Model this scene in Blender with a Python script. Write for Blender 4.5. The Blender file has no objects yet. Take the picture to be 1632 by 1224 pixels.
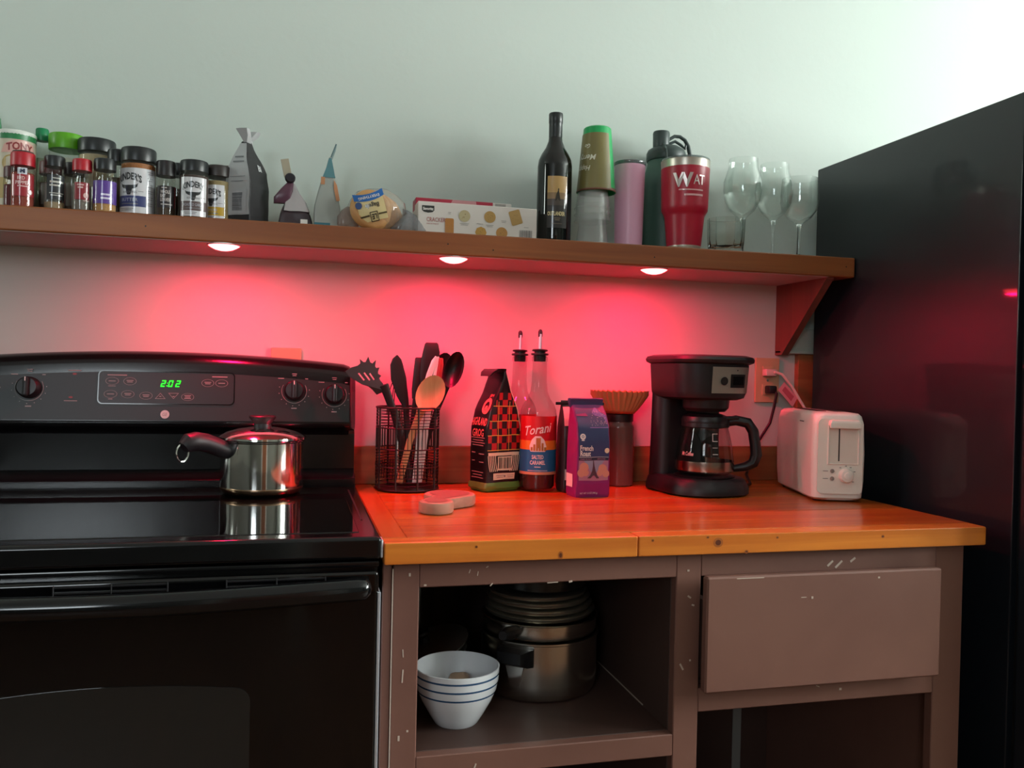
import bpy, bmesh, math, random
from mathutils import Vector, Matrix
random.seed(7)
R = math.radians
SC = bpy.context.scene
COL = SC.collection

# ------------------------------------------------------------------ camera
CAM = Vector((-0.1337, -1.9415, 1.1704))
YAW, PITCH, ROLL, FPX = 0.2492, -0.0123, 0.0220, 1362.0
fw = Vector((math.sin(YAW)*math.cos(PITCH), math.cos(YAW)*math.cos(PITCH), math.sin(PITCH)))
rt = Vector((math.cos(YAW), -math.sin(YAW), 0))
up = rt.cross(fw)
rt2 = rt*math.cos(ROLL) + up*math.sin(ROLL)
up2 = up*math.cos(ROLL) - rt*math.sin(ROLL)
cam_d = bpy.data.cameras.new('camera')
cam_d.sensor_width = 36.0
cam_d.sensor_fit = 'HORIZONTAL'
cam_d.lens = 36.0*FPX/1632.0
cam_d.clip_start = 0.02
cam = bpy.data.objects.new('camera', cam_d)
COL.objects.link(cam)
M = Matrix.Identity(4)
for i in range(3):
    M[i][0] = rt2[i]; M[i][1] = up2[i]; M[i][2] = -fw[i]; M[i][3] = CAM[i]
cam.matrix_world = M
SC.camera = cam

# ------------------------------------------------------------------ world, lights, exposure
world = bpy.data.worlds.new('world'); SC.world = world
world.use_nodes = True
world.node_tree.nodes['Background'].inputs[0].default_value = (0.75, 0.87, 0.9, 1)
world.node_tree.nodes['Background'].inputs[1].default_value = 0.6

RX0, RX1, RY0, RY1, RZ = -2.5, 3.7, -4.0, 0.012, 2.55     # room
# window openings: wall, a0, a1 (along wall), z0, z1
WIN_RIGHT = (-1.95, -0.75, 1.30, 2.42)
WIN_RIGHT2 = (-2.65, -2.20, 1.20, 2.42)
WIN_LEFT = (-0.62, -0.32, 1.40, 2.45)
WIN_REAR = (-1.9, -1.0, 1.55, 2.4)
P_SIDE = 60.0
def area(name, loc, rot, sx, sy, power, col):
    l = bpy.data.lights.new(name, 'AREA')
    l.shape = 'RECTANGLE'; l.size = sx; l.size_y = sy
    l.energy = power; l.color = col
    o = bpy.data.objects.new(name, l); COL.objects.link(o)
    o.location = loc; o.rotation_euler = rot
    return o
P_RIGHT, P_LEFT, P_REAR = 160.0, 15.0, 22.0
area('daylight_right', (RX1+0.14, (WIN_RIGHT[0]+WIN_RIGHT[1])/2, (WIN_RIGHT[2]+WIN_RIGHT[3])/2), (0, R(90), 0), WIN_RIGHT[3]-WIN_RIGHT[2], WIN_RIGHT[1]-WIN_RIGHT[0], P_RIGHT, (0.94, 1.0, 0.965))
area('daylight_side', (RX1+0.14, (WIN_RIGHT2[0]+WIN_RIGHT2[1])/2, (WIN_RIGHT2[2]+WIN_RIGHT2[3])/2), (0, R(90), 0), WIN_RIGHT2[3]-WIN_RIGHT2[2], WIN_RIGHT2[1]-WIN_RIGHT2[0], P_SIDE, (0.94, 1.0, 0.965))
area('daylight_left', (RX0-0.14, (WIN_LEFT[0]+WIN_LEFT[1])/2, (WIN_LEFT[2]+WIN_LEFT[3])/2), (0, R(-90), 0), WIN_LEFT[3]-WIN_LEFT[2], WIN_LEFT[1]-WIN_LEFT[0], P_LEFT, (0.9, 1.0, 0.93))
area('daylight_rear', ((WIN_REAR[0]+WIN_REAR[1])/2, RY0-0.14, (WIN_REAR[2]+WIN_REAR[3])/2), (R(90), 0, 0), WIN_REAR[1]-WIN_REAR[0], WIN_REAR[3]-WIN_REAR[2], P_REAR, (0.85, 0.95, 1.0))
PUCK = 2.6
SC.view_settings.view_transform = 'Standard'
SC.view_settings.look = 'None'
SC.view_settings.gamma = 1.0
SC.view_settings.use_curve_mapping = False
SC.view_settings.exposure = 0.28
SC.cycles.transparent_max_bounces = 24

# ------------------------------------------------------------------ materials
def lin(h):
    h = h.lstrip('#')
    out = []
    for i in (0, 2, 4):
        c = int(h[i:i+2], 16)/255
        out.append(c/12.92 if c <= 0.04045 else ((c+0.055)/1.055)**2.4)
    return tuple(out)+(1.0,)
MATS = {}
def mat(name, col, rough=0.5, metal=0.0, spec=0.5, emit=None, estr=0.0, bump=None, coat=0.0, vary=None, aniso=0.0):
    if name in MATS: return MATS[name]
    m = bpy.data.materials.new(name); m.use_nodes = True
    nt = m.node_tree; b = nt.nodes['Principled BSDF']
    c = lin(col) if isinstance(col, str) else col
    b.inputs['Base Color'].default_value = c
    b.inputs['Roughness'].default_value = rough
    b.inputs['Metallic'].default_value = metal
    b.inputs['Specular IOR Level'].default_value = spec
    if coat:
        b.inputs['Coat Weight'].default_value = coat
        b.inputs['Coat Roughness'].default_value = 0.05
    if emit:
        b.inputs['Emission Color'].default_value = lin(emit) if isinstance(emit, str) else emit
        b.inputs['Emission Strength'].default_value = estr
    tc = None
    if bump or vary:
        tc = nt.nodes.new('ShaderNodeTexCoord')
    if bump:
        n = nt.nodes.new('ShaderNodeTexNoise'); n.inputs['Scale'].default_value = bump[0]
        n.inputs['Detail'].default_value = 4
        nt.links.new(tc.outputs['Object'], n.inputs['Vector'])
        bp = nt.nodes.new('ShaderNodeBump'); bp.inputs['Strength'].default_value = bump[1]
        bp.inputs['Distance'].default_value = bump[2] if len(bump) > 2 else 0.002
        nt.links.new(n.outputs['Fac'], bp.inputs['Height'])
        nt.links.new(bp.outputs['Normal'], b.inputs['Normal'])
    if vary:   # (colour2, scale, (sx,sy,sz), lo, hi)
        mp = nt.nodes.new('ShaderNodeMapping'); mp.inputs['Scale'].default_value = vary[2]
        nt.links.new(tc.outputs['Object'], mp.inputs['Vector'])
        n2 = nt.nodes.new('ShaderNodeTexNoise'); n2.inputs['Scale'].default_value = vary[1]
        n2.inputs['Detail'].default_value = 5; n2.inputs['Distortion'].default_value = 0.6
        nt.links.new(mp.outputs['Vector'], n2.inputs['Vector'])
        rp = nt.nodes.new('ShaderNodeValToRGB')
        rp.color_ramp.elements[0].position = vary[3]; rp.color_ramp.elements[1].position = vary[4]
        rp.color_ramp.elements[0].color = c
        rp.color_ramp.elements[1].color = lin(vary[0]) if isinstance(vary[0], str) else vary[0]
        nt.links.new(n2.outputs['Fac'], rp.inputs['Fac'])
        nt.links.new(rp.outputs['Color'], b.inputs['Base Color'])
    MATS[name] = m
    return m
def solidglass(name, col='#ffffff', ior=1.46):
    if name in MATS: return MATS[name]
    m = mat(name, col, 0.0)
    b = m.node_tree.nodes['Principled BSDF']
    b.inputs['Transmission Weight'].default_value = 1.0; b.inputs['IOR'].default_value = ior
    return m
def glass(name, col='#ffffff', ior=1.45, rough=0.02, milky=0.0, milkcol='#ffffff', power=5.0):
    if name in MATS: return MATS[name]
    m = bpy.data.materials.new(name); m.use_nodes = True
    nt = m.node_tree; nt.nodes.remove(nt.nodes['Principled BSDF'])
    out = nt.nodes['Material Output']
    t = nt.nodes.new('ShaderNodeBsdfTransparent'); t.inputs[0].default_value = lin(col)
    g = nt.nodes.new('ShaderNodeBsdfGlossy'); g.inputs['Roughness'].default_value = rough
    lw = nt.nodes.new('ShaderNodeLayerWeight'); lw.inputs['Blend'].default_value = 0.5
    pw = nt.nodes.new('ShaderNodeMath'); pw.operation = 'POWER'; pw.inputs[1].default_value = power
    nt.links.new(lw.outputs['Facing'], pw.inputs[0])
    f0 = ((ior-1)/(ior+1))**2
    f = nt.nodes.new('ShaderNodeMath'); f.operation = 'MULTIPLY_ADD'; f.inputs[1].default_value = 1-f0; f.inputs[2].default_value = f0
    nt.links.new(pw.outputs[0], f.inputs[0])
    mx = nt.nodes.new('ShaderNodeMixShader')
    nt.links.new(f.outputs[0], mx.inputs[0])
    src = t
    if milky:
        d = nt.nodes.new('ShaderNodeBsdfDiffuse'); d.inputs[0].default_value = lin(milkcol)
        m2 = nt.nodes.new('ShaderNodeMixShader'); m2.inputs[0].default_value = milky
        nt.links.new(t.outputs[0], m2.inputs[1]); nt.links.new(d.outputs[0], m2.inputs[2])
        src = m2
    nt.links.new(src.outputs[0], mx.inputs[1]); nt.links.new(g.outputs[0], mx.inputs[2])
    nt.links.new(mx.outputs[0], out.inputs[0])
    MATS[name] = m
    return m
def wood(name, c1, c2, axis='x', rough=0.35, scale=6.0, coat=0.0, knots=0.0, spec=0.5):
    if name in MATS: return MATS[name]
    m = bpy.data.materials.new(name); m.use_nodes = True
    nt = m.node_tree; b = nt.nodes['Principled BSDF']
    L = nt.links.new
    tc = nt.nodes.new('ShaderNodeTexCoord')
    oi = nt.nodes.new('ShaderNodeObjectInfo')
    ad = nt.nodes.new('ShaderNodeVectorMath'); ad.operation = 'ADD'
    mu = nt.nodes.new('ShaderNodeMath'); mu.operation = 'MULTIPLY'; mu.inputs[1].default_value = 7.0
    L(oi.outputs['Random'], mu.inputs[0])
    L(tc.outputs['Object'], ad.inputs[0]); L(mu.outputs[0], ad.inputs[1])
    mp = nt.nodes.new('ShaderNodeMapping')
    st = {'x': (0.35, 9, 9), 'y': (9, 0.35, 9), 'z': (9, 9, 0.35)}[axis]
    mp.inputs['Scale'].default_value = st
    L(ad.outputs[0], mp.inputs['Vector'])
    n = nt.nodes.new('ShaderNodeTexNoise'); n.inputs['Scale'].default_value = scale
    n.inputs['Detail'].default_value = 6; n.inputs['Distortion'].default_value = 1.2
    L(mp.outputs[0], n.inputs['Vector'])
    rp = nt.nodes.new('ShaderNodeValToRGB')
    rp.color_ramp.elements[0].position = 0.3; rp.color_ramp.elements[1].position = 0.72
    rp.color_ramp.elements[0].color = lin(c1); rp.color_ramp.elements[1].color = lin(c2)
    L(n.outputs['Fac'], rp.inputs['Fac'])
    last = rp.outputs['Color']
    if knots:
        v = nt.nodes.new('ShaderNodeTexVoronoi'); v.inputs['Scale'].default_value = 1.0
        mk = nt.nodes.new('ShaderNodeMapping')
        mk.inputs['Scale'].default_value = {'x': (5, 12, 12), 'y': (12, 5, 12), 'z': (12, 12, 5)}[axis]
        L(ad.outputs[0], mk.inputs['Vector']); L(mk.outputs[0], v.inputs['Vector'])
        r2 = nt.nodes.new('ShaderNodeValToRGB')
        r2.color_ramp.elements[0].position = 0.03; r2.color_ramp.elements[1].position = 0.11
        r2.color_ramp.elements[0].color = (knots, knots, knots, 1); r2.color_ramp.elements[1].color = (0, 0, 0, 1)
        L(v.outputs['Distance'], r2.inputs['Fac'])
        mxc = nt.nodes.new('ShaderNodeMix'); mxc.data_type = 'RGBA'
        L(r2.outputs['Color'], mxc.inputs[0]); L(last, mxc.inputs[6])
        mxc.inputs[7].default_value = tuple(x*0.25 for x in lin(c1)[:3])+(1,)
        last = mxc.outputs[2]
    L(last, b.inputs['Base Color'])
    b.inputs['Roughness'].default_value = rough
    b.inputs['Specular IOR Level'].default_value = spec
    if coat:
        b.inputs['Coat Weight'].default_value = coat; b.inputs['Coat Roughness'].default_value = 0.15
    bp = nt.nodes.new('ShaderNodeBump'); bp.inputs['Strength'].default_value = 0.12; bp.inputs['Distance'].default_value = 0.002
    L(n.outputs['Fac'], bp.inputs['Height']); L(bp.outputs[0], b.inputs['Normal'])
    MATS[name] = m
    return m

# ------------------------------------------------------------------ geometry helpers: a geo is (verts, faces)
def gbox(x0, x1, y0, y1, z0, z1, bev=0.0, seg=2):
    if x0 > x1: x0, x1 = x1, x0
    if y0 > y1: y0, y1 = y1, y0
    if z0 > z1: z0, z1 = z1, z0
    bm = bmesh.new()
    bmesh.ops.create_cube(bm, size=1.0)
    for v in bm.verts:
        v.co = Vector(((x0+x1)/2+v.co.x*(x1-x0), (y0+y1)/2+v.co.y*(y1-y0), (z0+z1)/2+v.co.z*(z1-z0)))
    if bev:
        bev = min(bev, 0.49*min(x1-x0, y1-y0, z1-z0))
        bmesh.ops.bevel(bm, geom=bm.edges[:], offset=bev, segments=seg, affect='EDGES', profile=0.5)
    g = ([v.co.copy() for v in bm.verts], None)
    bm.verts.index_update()
    f = [[v.index for v in fc.verts] for fc in bm.faces]
    bm.free()
    return (g[0], f)
def lathe(prof, seg=32, cx=0.0, cy=0.0, cap=True):
    V, F = [], []
    n = len(prof)
    for (r, z) in prof:
        for k in range(seg):
            a = 2*math.pi*k/seg
            V.append(Vector((cx+r*math.sin(a), cy-r*math.cos(a), z)))
    for i in range(n-1):
        for k in range(seg):
            k2 = (k+1) % seg
            F.append([i*seg+k, i*seg+k2, (i+1)*seg+k2, (i+1)*seg+k])
    if cap:
        if prof[0][0] > 1e-6: F.append([k for k in range(seg)][::-1])
        if prof[-1][0] > 1e-6: F.append([(n-1)*seg+k for k in range(seg)])
    return (V, F)
def tube(pts, r, seg=8, closed=False, cap=True):
    pts = [Vector(p) for p in pts]
    n = len(pts)
    rs = r if isinstance(r, (list, tuple)) else [r]*n
    V, F = [], []
    prev = None
    for i in range(n):
        if closed: t = pts[(i+1) % n]-pts[i-1]
        else: t = pts[min(i+1, n-1)]-pts[max(i-1, 0)]
        t.normalize()
        if prev is None:
            a = Vector((0, 0, 1)) if abs(t.z) < 0.9 else Vector((1, 0, 0))
            u = t.cross(a).normalized()
        else:
            u = (prev-t*prev.dot(t)).normalized()
        prev = u
        w = t.cross(u)
        for k in range(seg):
            an = 2*math.pi*k/seg
            V.append(pts[i]+(u*math.cos(an)+w*math.sin(an))*rs[i])
    m = n if closed else n-1
    for i in range(m):
        j = (i+1) % n
        for k in range(seg):
            k2 = (k+1) % seg
            F.append([i*seg+k, i*seg+k2, j*seg+k2, j*seg+k])
    if cap and not closed:
        F.append([k for k in range(seg)][::-1]); F.append([(n-1)*seg+k for k in range(seg)])
    return (V, F)
def loft(rings, cap=True):
    n = len(rings[0]); V = [Vector(p) for r in rings for p in r]; F = []
    for i in range(len(rings)-1):
        for k in range(n):
            k2 = (k+1) % n
            F.append([i*n+k, i*n+k2, (i+1)*n+k2, (i+1)*n+k])
    if cap:
        F.append(list(range(n))[::-1]); F.append([(len(rings)-1)*n+k for k in range(n)])
    return (V, F)
def rrect(hx, hy, r, z, cx=0, cy=0, seg=4, sub=5):
    """rounded rectangle ring, counter-clockwise from the front left; extra points on the straight sides"""
    r = max(1e-5, min(r, hx-1e-5, hy-1e-5))
    P = []
    cs = [(hx-r, -(hy-r), -90), (hx-r, hy-r, 0), (-(hx-r), hy-r, 90), (-(hx-r), -(hy-r), 180)]
    for (x, y, a0) in cs:
        for k in range(seg+1):
            a = R(a0+90*k/seg)
            P.append((x+r*math.cos(a), y+r*math.sin(a)))
    Q = []
    m = len(P)
    for i in range(m):
        a, b = P[i], P[(i+1) % m]
        Q.append(a)
        if (i+1) % (seg+1) == 0:
            for k in range(1, sub):
                t = k/sub
                Q.append((a[0]+(b[0]-a[0])*t, a[1]+(b[1]-a[1])*t))
    return [Vector((cx+p[0], cy+p[1], z)) for p in Q]
def grid(fn, nu, nv):
    V = [Vector(fn(i/nu, j/nv)) for j in range(nv+1) for i in range(nu+1)]
    F = [[j*(nu+1)+i, j*(nu+1)+i+1, (j+1)*(nu+1)+i+1, (j+1)*(nu+1)+i] for j in range(nv) for i in range(nu)]
    return (V, F)
def join(*gs):
    V, F = [], []
    for g in gs:
        o = len(V); V += [Vector(v) for v in g[0]]; F += [[i+o for i in f] for f in g[1]]
    return (V, F)
def xf(g, loc=(0, 0, 0), rot=(0, 0, 0), scale=(1, 1, 1)):
    from mathutils import Euler
    m = Matrix.Translation(loc) @ Euler(rot).to_matrix().to_4x4() @ Matrix.Diagonal(tuple(scale)+(1,))
    return ([m @ Vector(v) for v in g[0]], [list(f) for f in g[1]])
def wob(g, amp, freq, seed=0):
    from mathutils import noise
    s = Vector((seed*3.1, seed*1.7, seed*2.3))
    return ([v+noise.noise_vector(v*freq+s)*amp for v in g[0]], g[1])
def curve2d(outlines, thick=0.0, bev=0.0):
    """outlines: list of closed polylines in (u,v); holes allowed; returns a geo in the xy plane, thickness along z"""
    cu = bpy.data.curves.new('tmp', 'CURVE'); cu.dimensions = '2D'; cu.fill_mode = 'BOTH'
    cu.extrude = thick/2; cu.bevel_depth = bev; cu.bevel_resolution = 1
    for o in outlines:
        s = cu.splines.new('POLY'); s.points.add(len(o)-1); s.use_cyclic_u = True
        for i, p in enumerate(o): s.points[i].co = (p[0], p[1], 0, 1)
    return _curve_geo(cu)
def _curve_geo(cu):
    ob = bpy.data.objects.new('tmp', cu)
    me = bpy.data.meshes.new_from_object(ob)
    g = ([v.co.copy() for v in me.vertices], [list(p.vertices) for p in me.polygons])
    bpy.data.objects.remove(ob); bpy.data.meshes.remove(me); bpy.data.curves.remove(cu)
    return g
def text(s, size=1.0, width=None, shear=0.0, bold=0.0, arch=0.0, space=1.0):
    """flat lettering centred on the origin of (u,v); size = cap height"""
    cu = bpy.data.curves.new('tmp', 'FONT'); cu.body = s; cu.size = 1.0
    cu.align_x = 'CENTER'; cu.align_y = 'CENTER'; cu.resolution_u = 2
    cu.shear = shear; cu.offset = bold; cu.space_character = space
    g = _curve_geo(cu)
    if not g[0]: return g
    xs = [v.x for v in g[0]]; ys = [v.y for v in g[0]]
    w = max(xs)-min(xs); h = max(ys)-min(ys)
    cx, cy = (max(xs)+min(xs))/2, (max(ys)+min(ys))/2
    sy = size/0.7
    sx = width/w if width else sy
    hw = w*sx/2
    return ([Vector(((v.x-cx)*sx, (v.y-cy)*sy+arch*(1-((v.x-cx)*sx/hw)**2), 0)) for v in g[0]], g[1])
def rect(u0, u1, v0, v1, n=8, m=2):
    return grid(lambda a, b: (u0+(u1-u0)*a, v0+(v1-v0)*b, 0), n, m)
def fillpoly(pts, n=24):
    """fill of an x-monotone outline as narrow strips, so that it can be wrapped round a curve"""
    xs = [p[0] for p in pts]; x0, x1 = min(xs), max(xs)
    V, F = [], []
    for i in range(n+1):
        x = x0+(x1-x0)*min(max(i/n, 1e-5), 1-1e-5)
        ys = []
        for a, b in zip(pts, pts[1:]+pts[:1]):
            if (a[0]-x)*(b[0]-x) <= 0 and a[0] != b[0]:
                ys.append(a[1]+(b[1]-a[1])*(x-a[0])/(b[0]-a[0]))
        V += [Vector((x, min(ys), 0)), Vector((x, max(ys), 0))]
        if i: F.append([2*i-2, 2*i, 2*i+1, 2*i-1])
    return (V, F)
def disc(u, v, r, seg=16, ry=None):
    return ([Vector((u+r*math.cos(2*math.pi*k/seg), v+(ry or r)*math.sin(2*math.pi*k/seg), 0)) for k in range(seg)], [list(range(seg))])
def ring2(u, v, r0, r1, seg=28, ry=1.0, a0=0, a1=360):
    V, F = [], []
    full = (a1-a0) >= 360
    n = seg if full else seg+1
    for k in range(n):
        a = R(a0+(a1-a0)*k/seg)
        V.append(Vector((u+r0*math.cos(a), v+ry*r0*math.sin(a), 0))); V.append(Vector((u+r1*math.cos(a), v+ry*r1*math.sin(a), 0)))
    for k in range(seg):
        j = (k+1) % n
        F.append([2*k, 2*k+1, 2*j+1, 2*j])
    return (V, F)
def off(g, du, dv): return ([v+Vector((du, dv, 0)) for v in g[0]], g[1])
def mapped(g, fn): return ([Vector(fn(v.x, v.y)) for v in g[0]], g[1])
def cyl(cx, cy, r, a0):
    rf = r if callable(r) else (lambda v: r)
    return lambda u, v: (cx+rf(v)*math.sin(a0+u/rf(v)), cy-rf(v)*math.cos(a0+u/rf(v)), v)
def wallmap(y, ox=0.0, oz=0.0): return lambda u, v: (ox+u, y, oz+v)
def face(x, y): return math.atan2(CAM.x-x, -(CAM.y-y))

# ------------------------------------------------------------------ objects
def mesh_of(name, g, m, smooth=35):
    me = bpy.data.meshes.new(name)
    me.from_pydata([tuple(v) for v in g[0]], [], g[1])
    me.validate()
    if smooth:
        for p in me.polygons: p.use_smooth = True
        me.set_sharp_from_angle(angle=R(smooth))
    me.materials.append(m)
    return me
def flatten(o, smooth):
    """big flat faces beside small bevels keep flat normals"""
    if not smooth or len(o.data.polygons) < 14: return
    ar = sorted(p.area for p in o.data.polygons)
    if ar[-1] > 12*max(ar[len(ar)//2], 1e-12):
        md = o.modifiers.new('weighted_normals', 'WEIGHTED_NORMAL'); md.keep_sharp = True; md.weight = 100
def tag(o, label=None, cat=None, group=None, kind=None):
    if label: o['label'] = label
    if cat: o['category'] = cat
    if group: o['group'] = group
    if kind: o['kind'] = kind
    return o
def single(name, g, m, label=None, cat=None, group=None, kind=None, smooth=35, loc=None):
    """a thing (or piece of the setting) that is one mesh; the geo is in world coordinates"""
    if loc is None:
        xs = [v[0] for v in g[0]]; ys = [v[1] for v in g[0]]; zs = [v[2] for v in g[0]]
        loc = ((min(xs)+max(xs))/2, (min(ys)+max(ys))/2, min(zs))
    L = Vector(loc)
    o = bpy.data.objects.new(name, mesh_of(name, ([Vector(v)-L for v in g[0]], g[1]), m, smooth))
    COL.objects.link(o); o.location = L
    flatten(o, smooth)
    return tag(o, label, cat, group, kind)
class Thing:
    def __init__(s, name, loc, label=None, cat=None, group=None, rz=0.0, kind=None):
        s.o = bpy.data.objects.new(name, None); COL.objects.link(s.o)
        s.o.empty_display_size = 0.02
        s.o.location = loc; s.o.rotation_euler = (0, 0, rz); s.L = Vector(loc)
        tag(s.o, label, cat, group, kind)
    def part(s, name, g, m, parent=None, w=False, label=None, smooth=35, kind=None):
        if w: g = ([Vector(v)-s.L for v in g[0]], g[1])
        o = bpy.data.objects.new(name, mesh_of(name, g, m, smooth)); COL.objects.link(o)
        flatten(o, smooth)
        o.parent = parent or s.o
        return tag(o, label, None, None, kind)
    def wpart(s, name, g, m, parent=None, label=None, smooth=35, kind=None):
        return s.part(name, g, m, parent, True, label, smooth, kind)
def struct(name, g, m, smooth=35): return single(name, g, m, kind='structure', smooth=smooth)
# ------------------------------------------------------------------ shared materials
m_wall = mat('wall_paint', '#c3cdc6', 0.75, bump=(55, 0.12, 0.003), spec=0.3)
m_wall2 = mat('far_wall_paint', '#5c5d55', 0.8)
m_ceil = mat('ceiling_paint', '#e8ebe8', 0.9)
m_floor = wood('floor_boards', '#553a28', '#6d4c34', 'y', 0.4, 4)
m_white = mat('white_paint', '#d9dcd6', 0.5)
m_trim = mat('grey_white_trim', '#b7bdb2', 0.5)
m_shelf = wood('shelf_wood', '#7a4220', '#97592c', 'x', 0.45, 3.0)
m_bracket = wood('bracket_wood', '#6a3a30', '#7c4638', 'z', 0.5, 3.0)
m_counter = wood('counter_wood', '#9a4212', '#cf7526', 'x', 0.28, 4.0, coat=0.25)
m_counter_y = wood('counter_wood_end', '#a84f1a', '#c66c24', 'y', 0.28, 4.0, coat=0.25)
m_counter_edge = wood('counter_edge_wood', '#c0601e', '#de8430', 'x', 0.3, 4.0, coat=0.25, knots=0.9)
m_splash = wood('backsplash_wood', '#8f5030', '#a8683f', 'x', 0.45, 4.0)
m_brown = mat('brown_cabinet_paint', '#7c564a', 0.42, bump=(30, 0.1, 0.002), vary=('#6e4a40', 3.0, (1, 1, 1), 0.35, 0.7))
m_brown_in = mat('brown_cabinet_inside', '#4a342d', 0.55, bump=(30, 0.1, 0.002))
m_chip = mat('bare_paint_chip', '#b9a698', 0.7)
m_black = mat('black_enamel', '#0b0b0d', 0.12, spec=0.5)
m_blackglass = mat('black_glass', '#070708', 0.04, spec=0.55)
m_ovenglass = mat('oven_window_glass', '#1d1d1c', 0.06, spec=0.6)
m_fascia = mat('charcoal_fascia', '#1f2121', 0.38, spec=0.4)
m_display = mat('display_panel_plastic', '#1d1b1c', 0.35, spec=0.4)
m_blackplastic = mat('black_plastic', '#141316', 0.38)
m_satin = mat('black_satin_plastic', '#1a181c', 0.45)
m_print = mat('grey_print', '#8f8a88', 0.6)
m_printwhite = mat('white_print', '#d9d6d0', 0.6)
m_steel = mat('polished_steel', '#e2e0dc', 0.10, metal=1.0)
m_brushed = mat('brushed_steel', '#c4bdb0', 0.33, metal=0.75)
m_dullsteel = mat('dull_steel', '#c8c2b8', 0.22, metal=1.0)
m_copper = mat('copper_base', '#a98a70', 0.25, metal=1.0)
m_alu = mat('bare_aluminium', '#d6dce6', 0.35, metal=0.7)
m_fridge = mat('black_fridge_steel', '#10161d', 0.42, spec=0.5, coat=0.35)
m_green_led = mat('green_led', '#08250a', 0.4, emit='#18ff20', estr=1.6)
m_red_led = mat('red_indicator', '#7a1018', 0.4)
m_glass = glass('clear_glass', '#fcfefd', 1.6, power=3.2)
m_solid = solidglass('solid_glass', '#f6faf8')
m_pane = glass('window_pane', '#ffffff', 1.2)

# ------------------------------------------------------------------ the room
def wall_with_hole(axis, at, th, a0, a1, z0, z1, hole, hole2=None):
    """boxes around one opening, all one wall"""
    h0, h1, hz0, hz1 = hole
    segs = [(a0, h0, z0, z1), (h1, a1, z0, z1), (h0, h1, z0, hz0), (h0, h1, hz1, z1)]
    if hole2:
        g0, g1, gz0, gz1 = hole2
        segs = [(a0, g0, z0, z1), (g1, h0, z0, z1), (g0, g1, z0, gz0), (g0, g1, gz1, z1)]+segs[1:]
    gs = []
    for (p, q, u, v) in segs:
        gs.append(gbox(at, at+th, p, q, u, v) if axis == 'x' else gbox(p, q, at, at+th, u, v))
    return join(*gs)
struct('floor', gbox(RX0-.2, RX1+.2, RY0-.2, RY1+.2, -0.1, 0), m_floor)
struct('ceiling', gbox(RX0-.2, RX1+.2, RY0-.2, RY1+.2, RZ, RZ+.1), m_ceil)
struct('wall_back', gbox(RX0-.2, RX1+.2, RY1, RY1+.12, 0, RZ), m_wall)
struct('wall_right', wall_with_hole('x', RX1, .12, RY0-.12, RY1, 0, RZ, WIN_RIGHT, WIN_RIGHT2), m_wall)
struct('wall_left', wall_with_hole('x', RX0-.12, .12, RY0-.12, RY1, 0, RZ, WIN_LEFT), m_wall2)
struct('wall_front', wall_with_hole('y', RY0-.12, .12, RX0, RX1, 0, RZ, WIN_REAR), m_wall2)
def window(n, axis, at, hole):
    a0, a1, z0, z1 = hole
    t = Thing(f'window_{n}', (at, (a0+a1)/2, z0) if axis == 'x' else ((a0+a1)/2, at, z0), kind='structure')
    def bx(p, q, u, v, d=.03): return gbox(at-d, at+d, p, q, u, v, .004) if axis == 'x' else gbox(p, q, at-d, at+d, u, v, .004)
    w = .04
    t.wpart('window_frame', join(bx(a0, a0+w, z0, z1), bx(a1-w, a1, z0, z1), bx(a0+w, a1-w, z0, z0+w), bx(a0+w, a1-w, z1-w, z1)), m_white)
    t.wpart('sash_bar', bx(a0+w, a1-w, (z0+z1)/2-.02, (z0+z1)/2+.02, .02), m_white)
    t.wpart('window_pane', bx(a0+w, a1-w, z0+w, (z0+z1)/2-.02, .002), m_pane)
    t.wpart('window_pane', bx(a0+w, a1-w, (z0+z1)/2+.02, z1-w, .002), m_pane)
window(1, 'x', RX1+.06, WIN_RIGHT)
window(2, 'x', RX0-.06, WIN_LEFT)
window(3, 'y', RY0-.06, WIN_REAR)
window(4, 'x', RX1+.06, WIN_RIGHT2)
m_doorwood = wood('door_wood', '#6a3a1e', '#8a5230', 'z', .4, 3)
t = Thing('door_1', (.35, RY0, 0), kind='structure')
t.wpart('door_leaf', gbox(-.05, .75, RY0+.001, RY0+.035, 0, 2.03, .003), m_doorwood)
for (x0, x1) in ((.05, .31), (.39, .65)):
    for (z0, z1) in ((.15, .9), (1.05, 1.85)):
        t.wpart('door_panel', gbox(x0, x1, RY0+.03, RY0+.045, z0, z1, .006), m_doorwood)
t.wpart('door_casing', join(gbox(-.14, -.05, RY0+.001, RY0+.03, 0, 2.12, .004), gbox(.75, .84, RY0+.001, RY0+.03, 0, 2.12, .004), gbox(-.05, .75, RY0+.001, RY0+.03, 2.03, 2.12, .004)), m_white)
# pale trim and brown casing on the wall behind the refrigerator
struct('trim_1', join(gbox(1.062, 1.30, -.008, RY1, 1.242, 1.30, .002), gbox(1.055, 1.30, -.016, RY1, 1.236, 1.244, .002)), m_trim)
struct('trim_2', gbox(1.112, 1.30, -.006, RY1, .95, 1.236, .002), m_splash)

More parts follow.
